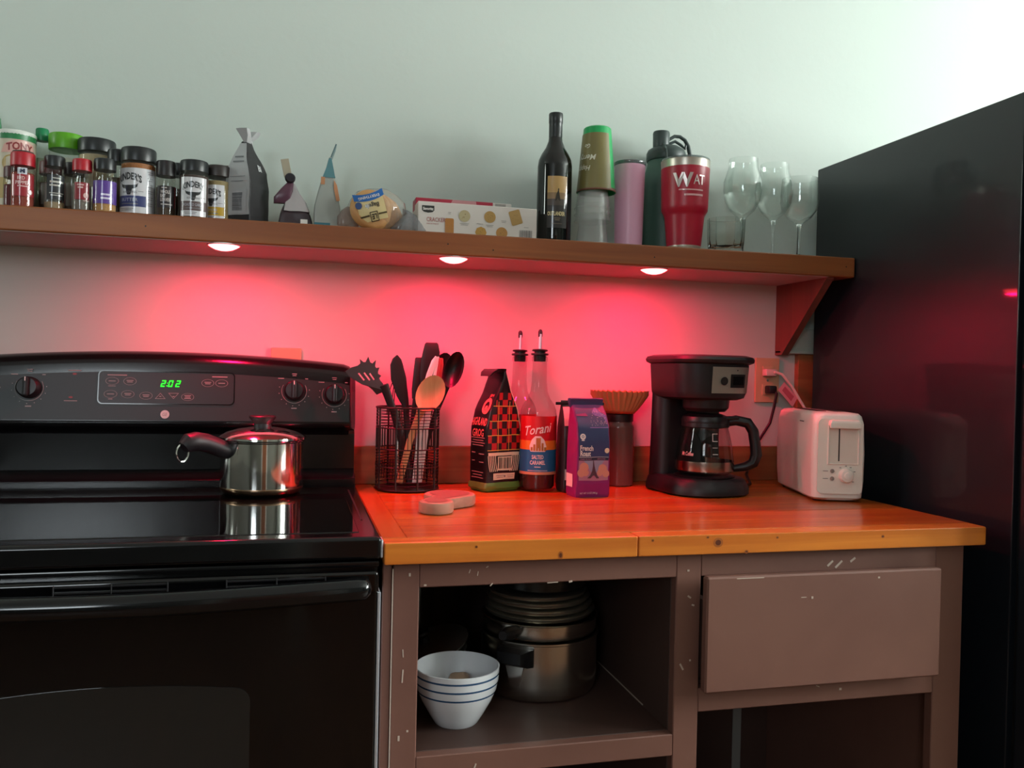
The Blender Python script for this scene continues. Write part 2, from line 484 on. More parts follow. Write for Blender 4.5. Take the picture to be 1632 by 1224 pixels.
# ------------------------------------------------------------------ refrigerator
FX = 1.1235
t = Thing('refrigerator', (FX+.37, -.37, 0), 'tall black refrigerator beside the wooden counter', 'refrigerator')
t.wpart('cabinet_body', gbox(FX, FX+.74, -.676, -.05, .03, 1.6966, .004), m_fridge)
t.wpart('door', gbox(FX, FX+.74, -.74, -.686, .05, 1.70, .010, 3), m_fridge)
t.wpart('door_gasket', gbox(FX+.012, FX+.728, -.688, -.674, .06, 1.685), m_blackplastic)
h = t.wpart('hinge', join(gbox(FX+.03, FX+.08, -.71, -.66, 1.697, 1.705, .003), gbox(FX-.001, FX+.004, -.704, -.690, 1.20, 1.206)), m_blackplastic)
t.wpart('foot', lathe([(.02, 0), (.02, .03)], 12, FX+.06, -.6), m_blackplastic)
t.wpart('foot', lathe([(.02, 0), (.02, .03)], 12, FX+.06, -.12), m_blackplastic)
t.wpart('foot', lathe([(.02, 0), (.02, .03)], 12, FX+.68, -.6), m_blackplastic)
t.wpart('foot', lathe([(.02, 0), (.02, .03)], 12, FX+.68, -.12), m_blackplastic)

# ------------------------------------------------------------------ stove
SX0, SX1, SXC = -.768, -.004, -.386
t = Thing('electric_stove', (SXC, -.34, 0), 'black electric range with glass cooktop and arched control panel', 'stove')
t.wpart('body', gbox(SX0, SX1, -.628, -.015, .06, .895, .004), m_black)
t.wpart('drawer', gbox(SX0+.004, SX1-.004, -.655, -.628, .07, .22, .008), m_black)
ct = t.wpart('cooktop', gbox(SX0, SX1+.001, -.668, -.10, .889, .9235, .007, 3), m_black)
t.wpart('glass_surface', gbox(SX0+.028, SX1-.030, -.628, -.118, .922, .9245, .0012, 1), m_blackglass, ct)
t.wpart('edge_trim', gbox(SX1-.001, SX1+.0025, -.6665, -.640, .892, .919, .001, 1), m_alu, ct)
t.wpart('rim_groove', gbox(SX1-.020, SX1-.017, -.52, -.16, .9232, .9242), m_fascia, ct)
# strip between cooktop and door
t.wpart('manifold_strip', gbox(SX0+.004, SX1-.003, -.655, -.628, .862, .886, .004), m_black)
t.wpart('manifold_lip', gbox(SX0+.003, SX1-.002, -.664, -.650, .878, .887, .003), m_black)
# door with handle and window
door = t.wpart('oven_door', gbox(SX0+.003, SX1-.003, -.672, -.629, .235, .874, .007, 3), m_blackglass)
for (x0, x1) in ((-.70, -.56), (-.445, -.30), (-.222, -.085)):
    for z in (.8585, .8665):
        t.wpart('vent_slot', gbox(x0, x1, -.6745, -.6715, z-.0015, z+.0015, .0006, 1), m_blackplastic, door)
    for x in (x0, (x0+x1)/2, x1):
        t.wpart('vent_rib', gbox(x-.001, x+.001, -.6755, -.6715, .856, .869, .0005, 1), m_blackplastic, door)
def win_pts(grow):
    P = []
    x0, x1 = -.585-grow, -.187+grow
    zt = lambda x: .726+grow-.015*((x-SXC)/.2)**2
    P += [(x0, .40-grow), (x1, .40-grow)]
    r = .022
    n = 6
    for k in range(n+1):
        a = R(90*k/n)
        P.append((x1-r+r*math.cos(a), zt(x1-r)-r+r*math.sin(a)))
    for k in range(1, 16):
        x = x1-r-(x1-x0-2*r)*k/16
        P.append((x, zt(x)))
    for k in range(n+1):
        a = R(90+90*k/n)
        P.append((x0+r+r*math.cos(a), zt(x0+r)-r+r*math.sin(a)))
    return P
g = curve2d([win_pts(0)], .002)
t.wpart('oven_window', ([Vector((v.x, -.6725-v.z, v.y)) for v in g[0]], g[1]), m_ovenglass, door)
hp, hn = [], 28
rings = []
for k in range(hn+1):
    s = (1-math.cos(math.pi*k/hn))/2
    x = -.752+.733*s
    e = min(s, 1-s)
    y = -.690-.026*math.sin(math.pi*s)
    hz = .853-.004*math.sin(math.pi*s)
    sc = min(1.0, math.sqrt(max(0, 1-(1-min(e/.020, 1))**2)))
    sc = max(sc, .02)
    rings.append([Vector((x, y+.015*sc*math.cos(a), hz+.0165*sc*math.sin(a))) for a in [2*math.pi*q/14 for q in range(14)]])
t.wpart('door_handle', loft(rings), m_black, door)
for x in (-.735, -.037):
    t.wpart('handle_mount', gbox(x-.014, x+.014, -.695, -.668, .838, .866, .005), m_black, door)
t.wpart('door_edge_glint', gbox(SX1-.0048, SX1-.0002, -.6722, -.640, .25, .842, .0008, 1), m_alu, door)  # added pale strip for the light reflected along the door's side edge
# backguard
def bg_top(x):
    s = abs((x-SXC)/.382)
    z = 1.2-.020*s**2
    if s > .93: z -= .022*((s-.93)/.07)**2.5
    return z
def bg_prof(x):
    zt = bg_top(x)
    s = abs((x-SXC)/.382)
    k = 1.0 if s < .965 else 1-.35*((s-.965)/.035)**2
    yy = lambda y: -.02+(y+.02)*k
    return [(-.02, .885), (-.02, zt-.004), (-.024, zt-.001), (-.030, zt)]+[(yy(-.046-.036*math.sin(R(q))), zt-.030+.030*math.cos(R(q))) for q in range(0, 86, 9)]+[(yy(-.084), zt-.04),
            (yy(-.0985), 1.060), (yy(-.0985), 1.052), (yy(-.094), 1.046), (yy(-.075), 1.040), (-.066, 1.030), (-.066, .958), (-.075, .950), (-.105, .946), (-.112, .940), (-.112, .924), (-.105, .885)]
rings = []
xs = [SX0+.002+(SX1-SX0-.004)*k/60 for k in range(61)]
for x in xs:
    rings.append([Vector((x, p[0], p[1])) for p in bg_prof(x)])
bg = t.wpart('backguard', loft(rings), mat('black_backguard', '#0c0c0e', .2), smooth=40)
def bgy(z, lift=.0008):   # face of the fascia: from (-.084, 1.158) to (-.0985, 1.06)
    return -.0985+(z-1.06)/(1.158-1.06)*.0145-lift
fm = lambda lift: (lambda u, v: (u, bgy(v, lift), v))
fas = grid(lambda a, b: (-.752+(.732)*a, 0, 1.060+b*(bg_top(-.752+.732*a)-.042-1.060)), 40, 4)
t.wpart('control_fascia', ([Vector((v.x, bgy(v.z, .0005), v.z)) for v in fas[0]], fas[1]), m_fascia, bg)
def rr2(u0, u1, v0, v1, r, n=5):
    P = []
    for (cx, cy, a0) in ((u1-r, v0+r, -90), (u1-r, v1-r, 0), (u0+r, v1-r, 90), (u0+r, v0+r, 180)):
        for k in range(n+1):
            a = R(a0+90*k/n); P.append((cx+r*math.cos(a), cy+r*math.sin(a)))
    return P
g = curve2d([rr2(-.511, -.255, 1.094, 1.1575, .008)])
dp = t.wpart('display_panel', mapped(g, fm(.0012)), m_display, bg)
g = curve2d([rr2(-.513, -.253, 1.092, 1.1595, .009), rr2(-.511, -.255, 1.094, 1.1575, .008)])
t.wpart('panel_rim', mapped(g, fm(.002)), m_black, dp)
# clock digits 2:02 as seven segments
SEG = {'2': 'abged', '0': 'abcdef'}
def digit(ch, u, v, w, h, th):
    gs = []
    sl = lambda p, q: (p+.22*(q-v), q)
    def bar(x0, x1, y0, y1):
        pts = [sl(x0, y0), sl(x1, y0), sl(x1, y1), sl(x0, y1)]
        gs.append(([Vector((p[0], p[1], 0)) for p in pts], [[0, 1, 2, 3]]))
    S = SEG[ch]
    e = th*.25
    if 'a' in S: bar(u-w/2+e, u+w/2-e, v+h/2-th, v+h/2)
    if 'g' in S: bar(u-w/2+e, u+w/2-e, v-th/2, v+th/2)
    if 'd' in S: bar(u-w/2+e, u+w/2-e, v-h/2, v-h/2+th)
    if 'b' in S: bar(u+w/2-th, u+w/2, v+e, v+h/2-e)
    if 'c' in S: bar(u+w/2-th, u+w/2, v-h/2+e, v-e)
    if 'f' in S: bar(u-w/2, u-w/2+th, v+e, v+h/2-e)
    if 'e' in S: bar(u-w/2, u-w/2+th, v-h/2+e, v-e)
    return join(*gs)
DZ = 1.1345
t.wpart('clock_digits', mapped(join(digit('2', -.391, DZ, .0085, .0135, .0024), digit('0', -.377, DZ, .0085, .0135, .0024), digit('2', -.363, DZ, .0085, .0135, .0024),
        disc(-.3842, DZ-.0045, .0011, 8), disc(-.3830, DZ+.001, .0009, 8)), fm(.003)), m_green_led, dp, smooth=0)
def bars(u, v, w, n, gap, h=.0014): return join(*[rect(u-w/2*(1-.2*(k % 2)), u+w/2*(1-.2*(k % 2)), v+(n-1)/2*gap-k*gap-h/2, v+(n-1)/2*gap-k*gap+h/2, max(1, int(w/.004)), 1) for k in range(n)])
for (u, v, n) in ((-.487, 1.138, 1), (-.454, 1.138, 2), (-.489, 1.112, 1), (-.457, 1.112, 2), (-.423, 1.1095, 2), (-.344, 1.108, 3), (-.306, 1.137, 2), (-.279, 1.137, 1)):
    t.wpart('touch_button', mapped(join(ring2(u, v, .0115, .0122, 24, .62), bars(u, v, .013, n, .003)), fm(.002)), m_print, dp, smooth=0)
for (u, sg) in ((-.396, 1), (-.371, -1)):
    a = [(u-.010, 1.1095-.006*sg), (u+.010, 1.1095-.006*sg), (u, 1.1095+.006*sg)]
    b = [(u-.0085, 1.1095-.0052*sg), (u+.0085, 1.1095-.0052*sg), (u, 1.1095+.0048*sg)]
    g = curve2d([a, b])
    t.wpart('arrow_button', mapped(join(g, bars(u, 1.1085, .004, 1, 0)), fm(.002)), m_print, dp, smooth=0)
t.wpart('panel_print', mapped(join(bars(-.478, 1.150, .036, 1, 0, .0018), bars(-.283, 1.150, .030, 1, 0, .0018), bars(-.487, 1.128, .014, 1, 0, .001), bars(-.489, 1.102, .008, 1, 0)), fm(.002)), m_print, dp, smooth=0)
for (u, v, d) in ((-.556, 1.1505, .007), (-.561, 1.1045, -.007)):
    t.wpart('indicator_light', mapped(disc(u, v, .004, 12, .002), fm(.002)), m_red_led, bg, smooth=0)
    t.wpart('indicator_print', mapped(bars(u, v+d, .024, 1, 0, .0016), fm(.002)), m_print, bg, smooth=0)
bd = t.wpart('badge', mapped(disc(-.386, 1.0725, .0085, 24), fm(.0025)), mat('silver_badge', '#b8b2ae', 0.45, metal=0.4), bg, smooth=0)
t.wpart('badge_lettering', mapped(off(text('GE', .0065, .0095, shear=.2), -.386, 1.0725), fm(.003)), mat('badge_grey', '#77706c', .5), bd, smooth=0)
for (u, v) in ((-.718, 1.119), (-.636, 1.122), (-.134, 1.1235), (-.0515, 1.117)):
    y0 = bgy(v)
    kn = t.wpart('knob', xf(lathe([(.0, .0), (.0215, 0), (.0205, .014), (.017, .020), (.0, .021)], 28), (u, y0, v), (R(90-8), 0, 0)), m_blackplastic, bg)
    t.wpart('knob_grip', xf(gbox(-.0055, .0055, -.019, .019, .018, .031, .004, 2), (u, y0, v), (R(90-8), 0, 0)), m_blackplastic, kn)
    t.wpart('knob_mark', xf(gbox(-.0008, .0008, .010, .018, .0305, .0315), (u, y0, v), (R(90-8), 0, 0)), m_printwhite, kn)
    tick = [ring2(u, v, .0248, .0258, 30, 1, 150, 390)]
    for a in range(165, 390, 25):
        tick.append(off(disc(0, 0, .0011, 6), u+.031*math.cos(R(a)), v+.031*math.sin(R(a))))
    tick += [bars(u, v-.036, .011, 1, 0, .0022), bars(u, v+.034, .010, 2, .0035), bars(u-.027, v+.026, .012, 1, 0, .0018), bars(u+.025, v+.026, .006, 1, 0, .0018)]
    t.wpart('dial_print', mapped(join(*tick), fm(.0016)), m_print, bg, smooth=0)
for (x, y) in ((-.74, -.60), (-.03, -.60), (-.74, -.06), (-.03, -.06)):
    t.wpart('foot', lathe([(.018, 0), (.018, .062)], 10, x, y), m_blackplastic)

# ------------------------------------------------------------------ countertop
CW, CD, CZ, CT = 1.0763, .668, .914, .0335
t = Thing('countertop', (CW/2, -CD/2, CZ-CT), 'orange-stained plank countertop above the brown cabinet', 'countertop')
yb0 = -.0035
def plank(nm, x0, x1, y0, y1, m, z1=CZ): return t.wpart(nm, gbox(x0, x1, y0, y1, CZ-CT, z1, .0012, 1), m)
plank('end_board', 0, .0385, -CD+.0385, yb0+.014, m_counter_y)
ys = [-CD+.0385, -.545, -.455, -.36, -.27, -.18, -.09, yb0+.014]
for k in range(len(ys)-1):
    plank('plank', .0388, CW, ys[k]+.0002, ys[k+1]-.0002, m_counter, CZ-(.0003 if k % 2 else 0))
t.wpart('front_board', gbox(0, .405, -CD, -CD+.038, CZ-CT, CZ, .003, 2), m_counter_edge)
t.wpart('front_board', gbox(.4055, CW, -CD, -CD+.038, CZ-CT, CZ, .003, 2), m_counter_edge)
for (x, z, r_, sq) in ((.546, .900, .0052, .9), (.527, .909, .0018, .7), (.598, .8835, .0022, .8), (.43, .9065, .0016, .9), (.275, .8875, .0025, 1.5), (.14, .9045, .0014, 1.0), (.655, .9055, .0016, .8), (.86, .902, .002, .8)):
    t.wpart('knot', mapped(disc(x, z, r_, 16, r_*sq), wallmap(-CD-.0003)), mat('dark_knot', '#5e2a12', .4), smooth=0)
    t.wpart('knot_ring', mapped(ring2(x, z, r_, r_*1.7, 20, sq), wallmap(-CD-.0002)), mat('amber_knot_ring', '#a85a20', .4), smooth=0)
struct('trim_3', gbox(-.006, CW, yb0, RY1-.0005, CZ+.0005, 1.0, .002), m_splash)

# ------------------------------------------------------------------ base cabinet
CF = -.645
t = Thing('base_cabinet', (.53, -.33, 0), 'chipped brown-painted base cabinet with open shelves and one drawer', 'cabinet')
ZT = CZ-CT-.0005
def cb(nm, a, m=m_brown, bev=.0015, parent=None): return t.wpart(nm, gbox(*a, bev, 1), m, parent)
cb('filler_strip', (.001, .0155, CF+.002, CF+.02, .09, ZT))
cb('stile', (.017, .057, CF, CF+.02, .09, ZT))
cb('stile', (.484, .5285, CF, CF+.02, .09, ZT))
cb('stile', (.990, 1.050, CF, CF+.02, .09, ZT))
cb('rail', (.057, .484, CF, CF+.02, .8395, ZT))
cb('rail', (.5285, .990, CF, CF+.02, .8395, ZT))
cb('rail', (.057, .484, CF, CF+.02, .5425, .5785))
cb('rail', (.5285, .990, CF, CF+.02, .612, .652))
cb('rail', (.057, .484, CF, CF+.02, .09, .15))
cb('rail', (.5285, .990, CF, CF+.02, .09, .15))
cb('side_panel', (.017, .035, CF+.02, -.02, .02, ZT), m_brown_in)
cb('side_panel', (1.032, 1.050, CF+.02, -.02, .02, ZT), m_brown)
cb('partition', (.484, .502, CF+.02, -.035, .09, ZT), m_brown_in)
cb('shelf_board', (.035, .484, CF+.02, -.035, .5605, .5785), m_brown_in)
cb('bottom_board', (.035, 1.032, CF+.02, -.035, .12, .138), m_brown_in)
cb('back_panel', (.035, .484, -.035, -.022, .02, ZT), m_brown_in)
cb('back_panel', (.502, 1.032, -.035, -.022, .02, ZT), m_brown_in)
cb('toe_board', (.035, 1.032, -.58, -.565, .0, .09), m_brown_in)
dr = cb('drawer', (.5225, .974, -.680, -.662, .655, .8455), m_brown, .003)
t.wpart('drawer_box', join(gbox(.5325, .545, -.662, -.25, .665, .80), gbox(.955, .967, -.662, -.25, .665, .80), gbox(.5325, .967, -.662, -.25, .660, .668), gbox(.5325, .967, -.26, -.25, .668, .80)), m_brown_in, dr)
cb('back_strip', (.935, .958, -.038, -.0345, .14, ZT), mat('pale_strip', '#8d8984', .7), .001)  # pale strip added for bare wall seen through a back-panel gap
# small bare chips in the paint
random.seed(3)
chips = []
def chip(x, z, L, w, ang, y=CF):
    g = gbox(-L/2, L/2, -.0006, .0002, -w/2, w/2, .0002, 1)
    chips.append(xf(g, (x, y, z), (0, R(-ang), 0)))
for (x, z, L, w, a) in ((.773, .853, .014, .004, 40), (.79, .851, .018, .004, 42), (.818, .858, .012, .004, 35), (.135, .862, .006, .0014, 70), (.148, .858, .007, .0014, 80), (.163, .868, .004, .0014, 30),
        (.508, .806, .007, .003, -35), (.515, .792, .005, .003, -20), (.497, .69, .012, .003, -60), (.505, .85, .004, .003, 0), (.512, .70, .003, .003, 0), (.066, .843, .004, .003, 0), (.042, .86, .003, .005, 0),
        (.15, .556, .009, .0025, 70), (.17, .840, .006, .002, 45), (.27, .8395, .018, .0016, 2), (.300, .840, .006, .003, 10), (.80, .632, .005, .004, 0), (.755, .640, .007, .0015, -20), (.03, .61, .003, .008, 0), (.043, .62, .003, .003, 0),
        (.034, .74, .0015, .012, 4), (.034, .705, .002, .02, -3)):
    chip(x, z, L, w, a)
for (x, z, L, w, a) in ((.70, .806, .010, .0012, 0), (.716, .805, .004, .004, 0), (.60, .842, .05, .0015, 0), (.845, .834, .004, .003, 0)):
    chip(x, z, L, w, a, -.680)
g = gbox(.0155, .0172, CF-.0004, CF+.0006, .30, ZT-.01)
t.wpart('paint_chips', join(*chips, g), m_chip, kind='stuff')
t.wpart('bare_edge', xf(gbox(-.001, .001, -.12, .12, -.001, .001), (.4838, -.40, .580)), m_chip)

# ------------------------------------------------------------------ wall shelf, bracket, puck lamps
SHZ, SHT, SHD = 1.4558, .0459, .2118
t = Thing('wall_shelf', (-.6, -.1, SHZ-SHT), 'long brown wooden wall shelf holding spices, bags and glasses', 'shelf')
t.wpart('shelf_board', gbox(-2.3, 1.1215, -SHD, RY1-.0005, SHZ-SHT, SHZ, .0035, 3), m_shelf)
for (x, z) in ((1.098, 1.434), (.165, 1.432), (.26, 1.425), (-.41, 1.432), (.62, 1.43)):
    t.wpart('nail_hole', xf(lathe([(0, 0), (.0016, 0), (.0016, .0006), (0, .0006)], 8), (x, -SHD+.0003, z), (R(90), 0, 0)), m_blackplastic)
t.wpart('underside_panel', gbox(-2.3, 1.0545, -SHD+.004, RY1-.0005, SHZ-SHT-.0012, SHZ-SHT+.0005, .0004, 1), mat('painted_underside', '#a89a90', .6))
for xb in (1.055, -1.3):
    pts = [(RY1-.0005, SHZ-SHT), (RY1-.0005, 1.232), (-.018, 1.232), (-SHD+.012, SHZ-SHT-.004), (-SHD+.012, SHZ-SHT)]
    g = curve2d([[(-p[0], p[1]) for p in pts]], .019)
    t.wpart('bracket', ([Vector((xb+.0095+v.z, -v.x, v.y)) for v in g[0]], g[1]), m_bracket)
m_puck = mat('red_puck_lens', '#ffd0d0', 0.4, emit=(1.0, 0.035, 0.038, 1), estr=26.0)
m_puckrim = mat('puck_housing', '#e8dcdc', 0.4)
for (x, y, lab) in ((-.272, -.182, 'glowing red puck lamp under the shelf, above the saucepan on the stove'), (.183, -.178, 'glowing red puck lamp under the shelf, above the utensils and coffee bag'), (.635, -.176, 'glowing red puck lamp under the shelf, nearest the coffee maker')):
    t = Thing('puck_light', (x, y, SHZ-SHT), lab, 'lamp', 'red puck lamps under the shelf')
    t.part('housing', lathe([(.0, 0), (.0305, 0), (.031, -.002), (.0295, -.0032), (.0, -.0032)][::-1], 32), m_puckrim)
    t.part('lens', lathe([(0, -.0125), (.009, -.0120), (.017, -.0100), (.024, -.0066), (.0292, -.0033), (0, -.0032)], 32), m_puck)
    l = bpy.data.lights.new('puck_glow', 'AREA'); l.shape = 'DISK'; l.size = .045; l.spread = R(180)
    l.energy = PUCK; l.color = (1.0, 0.002, 0.06)
    lo = bpy.data.objects.new('puck_glow', l); COL.objects.link(lo); lo.location = (0, 0, -.0130); lo.parent = t.o

# ------------------------------------------------------------------ wall plates
m_plate = mat('almond_plate', '#c9ab86', 0.4)
t = Thing('outlet_plate', (1.031, RY1, 1.111), 'almond wall outlet with two plugs behind the toaster', 'outlet')
t.wpart('plate', gbox(.998, 1.065, .004, RY1-.0005, 1.111, 1.224, .002), m_plate)
t.wpart('socket', gbox(1.016, 1.047, .001, .005, 1.176, 1.204, .002), m_plate)
t.wpart('socket', gbox(1.016, 1.047, .001, .005, 1.130, 1.158, .002), m_plate)
t.wpart('screw', xf(lathe([(0, 0), (.003, 0), (.003, .001), (0, .001)], 8), (1.031, .004, 1.167), (R(90), 0, 0)), m_dullsteel)
t = Thing('outlet_plate', (-.1525, RY1, 1.10), 'almond wall plate peeking out above the stove control panel', 'outlet')
t.wpart('plate', gbox(-.185, -.120, .004, RY1-.0005, 1.10, 1.216, .002), m_plate)
t.wpart('socket', gbox(-.168, -.137, .001, .005, 1.145, 1.173, .002), m_plate)
# ------------------------------------------------------------------ saucepan on the stove
TOPZ = .9245
t = Thing('saucepan', (-.193, -.187, TOPZ), 'shiny steel lidded saucepan with dark handle standing on the stove', 'saucepan')
pan = t.part('pan_body', lathe([(0, 0), (.066, 0), (.073, .003), (.0775, .009), (.0785, .014), (.0785, .101), (.081, .1035), (.081, .106), (.076, .106), (.076, .02), (0, .018)], 64), m_steel)
t.part('copper_base', lathe([(.0, -.0), (.0665, -.0), (.0738, .003), (.0783, .009), (.0792, .0135), (.0787, .0150)], 64, cap=False), m_copper, pan)
lid = t.part('pan_lid', lathe([(.0815, .1045), (.0835, .107), (.083, .111), (.078, .115), (.066, .121), (.045, .1265), (.02, .130), (0, .131)], 64, cap=False), m_steel)
t.part('lid_knob', lathe([(0, .129), (.017, .129), (.016, .136), (.018, .139), (.0255, .147), (.026, .150), (.024, .152), (0, .1525)], 24), m_satin, lid)
dr_ = Vector((-.80, -.60, 0))
def hpt(s, z): return dr_*s+Vector((0, 0, z))
hp = [hpt(.074, .086), hpt(.090, .091), hpt(.108, .099), hpt(.126, .105), hpt(.144, .108), hpt(.158, .106), hpt(.168, .098)]
hnd = t.part('pan_handle', tube(hp, [.0155, .0165, .017, .0175, .018, .0175, .012], 14), m_satin)
c = hpt(.170, .094)
t.part('hanging_ring', tube([c+Vector((0.012*math.cos(a)*dr_.x, .012*math.cos(a)*dr_.y, .016*math.sin(a)-.006)) for a in [2*math.pi*k/20 for k in range(20)]], .0016, 6, closed=True), m_steel, hnd)

# ------------------------------------------------------------------ utensil basket
BX, BY = .1065, -.088
m_wire = mat('dark_bronze_wire', '#2a1a18', .4, metal=.4)
t = Thing('utensil_basket', (BX, BY, CZ), 'round black wire basket crammed with cooking utensils', 'basket')
br, bh = .0675, .178
def circ(r, z, n=36): return [Vector((r*math.sin(2*math.pi*k/n), -r*math.cos(2*math.pi*k/n), z)) for k in range(n)]
t.part('base_plate', lathe([(0, .002), (.068, .002), (.069, .004), (.068, .006), (0, .006)], 36), m_wire)
rg = t.part('top_rim', tube(circ(br, bh), .0022, 8, closed=True), m_wire)
for z, rr_ in ((.004, .069), (.052, br), (.090, br), (.135, br)):
    t.part('hoop', tube(circ(rr_, z), .0016, 6, closed=True), m_wire)
for k in range(9):
    a = 2*math.pi*(k+.3)/9
    x, y = br*math.sin(a), -br*math.cos(a)
    t.part('upright', tube([(x, y, .003), (x, y, bh)], .0021, 6), m_wire)
hs = [tube(circ(br, z), .0008, 4, closed=True) for z in [.014, .022, .030, .038, .045]+[.096, .103, .110, .117, .124]*0+[.058+.006*i for i in range(5)]+[.140+.0065*i for i in range(6)]]
t.part('thin_hoops', join(*hs), m_wire, kind='stuff')
vs = []
for k in range(54):
    a = 2*math.pi*k/54
    x, y = br*math.sin(a), -br*math.cos(a)
    vs.append(tube([(x, y, .090), (x, y, .135)], .0008, 4))
    vs.append(tube([(x, y, .030), (x, y, .060)], .0008, 4))
t.part('thin_uprights', join(*vs), m_wire, kind='stuff')
# handle loops hooked on the basket's back
# ------------------------------------------------------------------ utensils standing in it
def pathloft(pts, wd, seg=12):
    """pts: 3d centreline; wd: (half width across, half thickness in depth)"""
    rings = []
    pts = [Vector(p) for p in pts]
    for i, p in enumerate(pts):
        tt = (pts[min(i+1, len(pts)-1)]-pts[max(i-1, 0)]).normalized()
        lat = Vector((tt.z, 0, -tt.x)).normalized()
        dep = tt.cross(lat).normalized()
        rings.append([p+lat*wd[i][0]*math.copysign(abs(math.cos(a))**.7, math.cos(a))+dep*wd[i][1]*math.copysign(abs(math.sin(a))**.7, math.sin(a)) for a in [2*math.pi*q/seg for q in range(seg)]])
    return loft(rings)
m_nylon = mat('black_nylon', '#120a0e', .45)
m_woodspoon = wood('spoon_wood', '#b98556', '#d3a271', 'z', .55, 5)
zb_ = CZ+.010
def utensil(name, label, cat, base, grp='utensils in the wire basket'):
    return Thing(name, base, label, cat, grp)
# pasta server with teeth and slots
t = utensil('pasta_server', 'black slotted pasta server with a toothed edge leaning over the stove', 'utensil', (.115, -.125, zb_))
oz = lambda px, py: ((px-572)*.001315-.004, (580-py)*.001315+1.183)
ol = [oz(*p) for p in ((551, 592), (560, 586), (570, 583), (575, 579), (574, 573), (579, 577), (583, 577), (587, 569), (590, 577), (594, 579), (599, 574), (598, 583), (600, 586), (605, 585), (603, 591), (603, 595), (608, 598), (605, 602), (607, 606), (611, 610), (616, 622), (602, 628), (595, 620), (588, 615), (578, 612), (566, 605), (556, 599))]
sl = [[oz(*p) for p in q] for q in (((570, 595), (573, 593), (583, 605), (580, 607)), ((579, 594), (582, 592), (592, 605), (589, 607)), ((588, 595), (591, 593), (599, 604), (596, 606)))]
g = curve2d([ol]+sl, .004, .0006)
hd = ([Vector((v.x, -.115-v.z-.9*max(0, .045-v.x-.004)*.35, v.y)) for v in g[0]], g[1])
t.wpart('server_head', hd, m_nylon)
t.wpart('handle', pathloft([(.050, -.118, 1.140), (.060, -.113, 1.115), (.074, -.108, 1.08), (.092, -.103, 1.02), (.112, -.098, zb_+.006)], [(.010, .004), (.0085, .005), (.008, .0055), (.008, .0055), (.007, .005)]), m_nylon)
# turner with a slanted tip
t = utensil('slanted_turner', 'dark nylon turner with slanted tip, left of the wooden spoon', 'utensil', (.098, -.10, zb_))
t.wpart('blade', pathloft([(.079, -.10, 1.2045), (.0785, -.10, 1.196), (.078, -.099, 1.185), (.083, -.098, 1.155), (.092, -.097, 1.12), (.099, -.096, 1.098)], [(.0012, .001), (.0095, .0014), (.0135, .002), (.0165, .0026), (.0125, .003), (.007, .003)]), m_nylon)
t.wpart('handle', pathloft([(.099, -.096, 1.10), (.105, -.094, 1.05), (.113, -.09, zb_+.006)], [(.006, .004), (.007, .005), (.006, .004)]), m_nylon)
# narrow spatula
t = utensil('narrow_spatula', 'narrow dark nylon spatula with square tip between turner and tongs', 'utensil', (.11, -.055, zb_))
t.wpart('blade', pathloft([(.131, -.07, 1.2015), (.131, -.07, 1.199), (.129, -.07, 1.17), (.126, -.069, 1.13), (.124, -.068, 1.11)], [(.0065, .001), (.0090, .002), (.0100, .003), (.0100, .003), (.007, .003)]), m_nylon)
t.wpart('handle', pathloft([(.124, -.068, 1.11), (.118, -.062, 1.03), (.112, -.058, zb_+.006)], [(.005, .004), (.006, .005), (.006, .004)]), m_nylon)
# large flat spatula
t = utensil('wide_spatula', 'wide tall black spatula, the tallest of the utensils in the basket', 'utensil', (.125, -.06, zb_))
t.wpart('blade', pathloft([(.157, -.075, 1.2345), (.157, -.075, 1.231), (.157, -.0745, 1.215), (.154, -.074, 1.19), (.151, -.073, 1.16), (.147, -.072, 1.135), (.145, -.071, 1.115)], [(.012, .001), (.0150, .002), (.0185, .0028), (.0205, .003), (.0195, .003), (.014, .003), (.007, .003)], 16), m_nylon)
t.wpart('handle', pathloft([(.145, -.071, 1.12), (.137, -.065, 1.04), (.128, -.06, zb_+.006)], [(.005, .004), (.006, .005), (.006, .004)]), m_nylon)
def spoon_bowl(c, rx, rz, depth, tilt, th=.003, nu=20, nv=6):
    """oval bowl, hollow toward -y, tilted in the xz plane"""
    V, F = [], []
    def ring_(sg):
        b = len(V)
        for j in range(nv+1):
            r = j/nv
            for k in range(nu):
                a = 2*math.pi*k/nu
                x, z = rx*r*math.cos(a), rz*r*math.sin(a)
                y = depth*(1-r*r)+(th if sg else 0)*(1 if j < nv else .6)
                X = x*math.cos(tilt)+z*math.sin(tilt); Z = -x*math.sin(tilt)+z*math.cos(tilt)
                V.append(Vector((c[0]+X, c[1]+y, c[2]+Z)))
        return b
    a = ring_(0); b = ring_(1)
    for j in range(nv):
        for k in range(nu):
            k2 = (k+1) % nu
            F.append([a+j*nu+k, a+j*nu+k2, a+(j+1)*nu+k2, a+(j+1)*nu+k][::-1])
            F.append([b+j*nu+k, b+j*nu+k2, b+(j+1)*nu+k2, b+(j+1)*nu+k])
    for k in range(nu):
        k2 = (k+1) % nu
        F.append([a+nv*nu+k, a+nv*nu+k2, b+nv*nu+k2, b+nv*nu+k][::-1])
    return (V, F)
t = utensil('wooden_spoon', 'wooden spoon with a broad oval bowl in front of the dark utensils', 'utensil', (.10, -.12, zb_))
t.wpart('spoon_bowl', spoon_bowl((.1475, -.134, 1.124), .0295, .041, .008, R(26)), m_woodspoon)
t.wpart('handle', pathloft([(.135, -.121, 1.098), (.124, -.118, 1.07), (.108, -.112, 1.02), (.088, -.105, zb_+.006)], [(.010, .004), (.0075, .005), (.007, .0055), (.007, .0055)]), m_woodspoon)
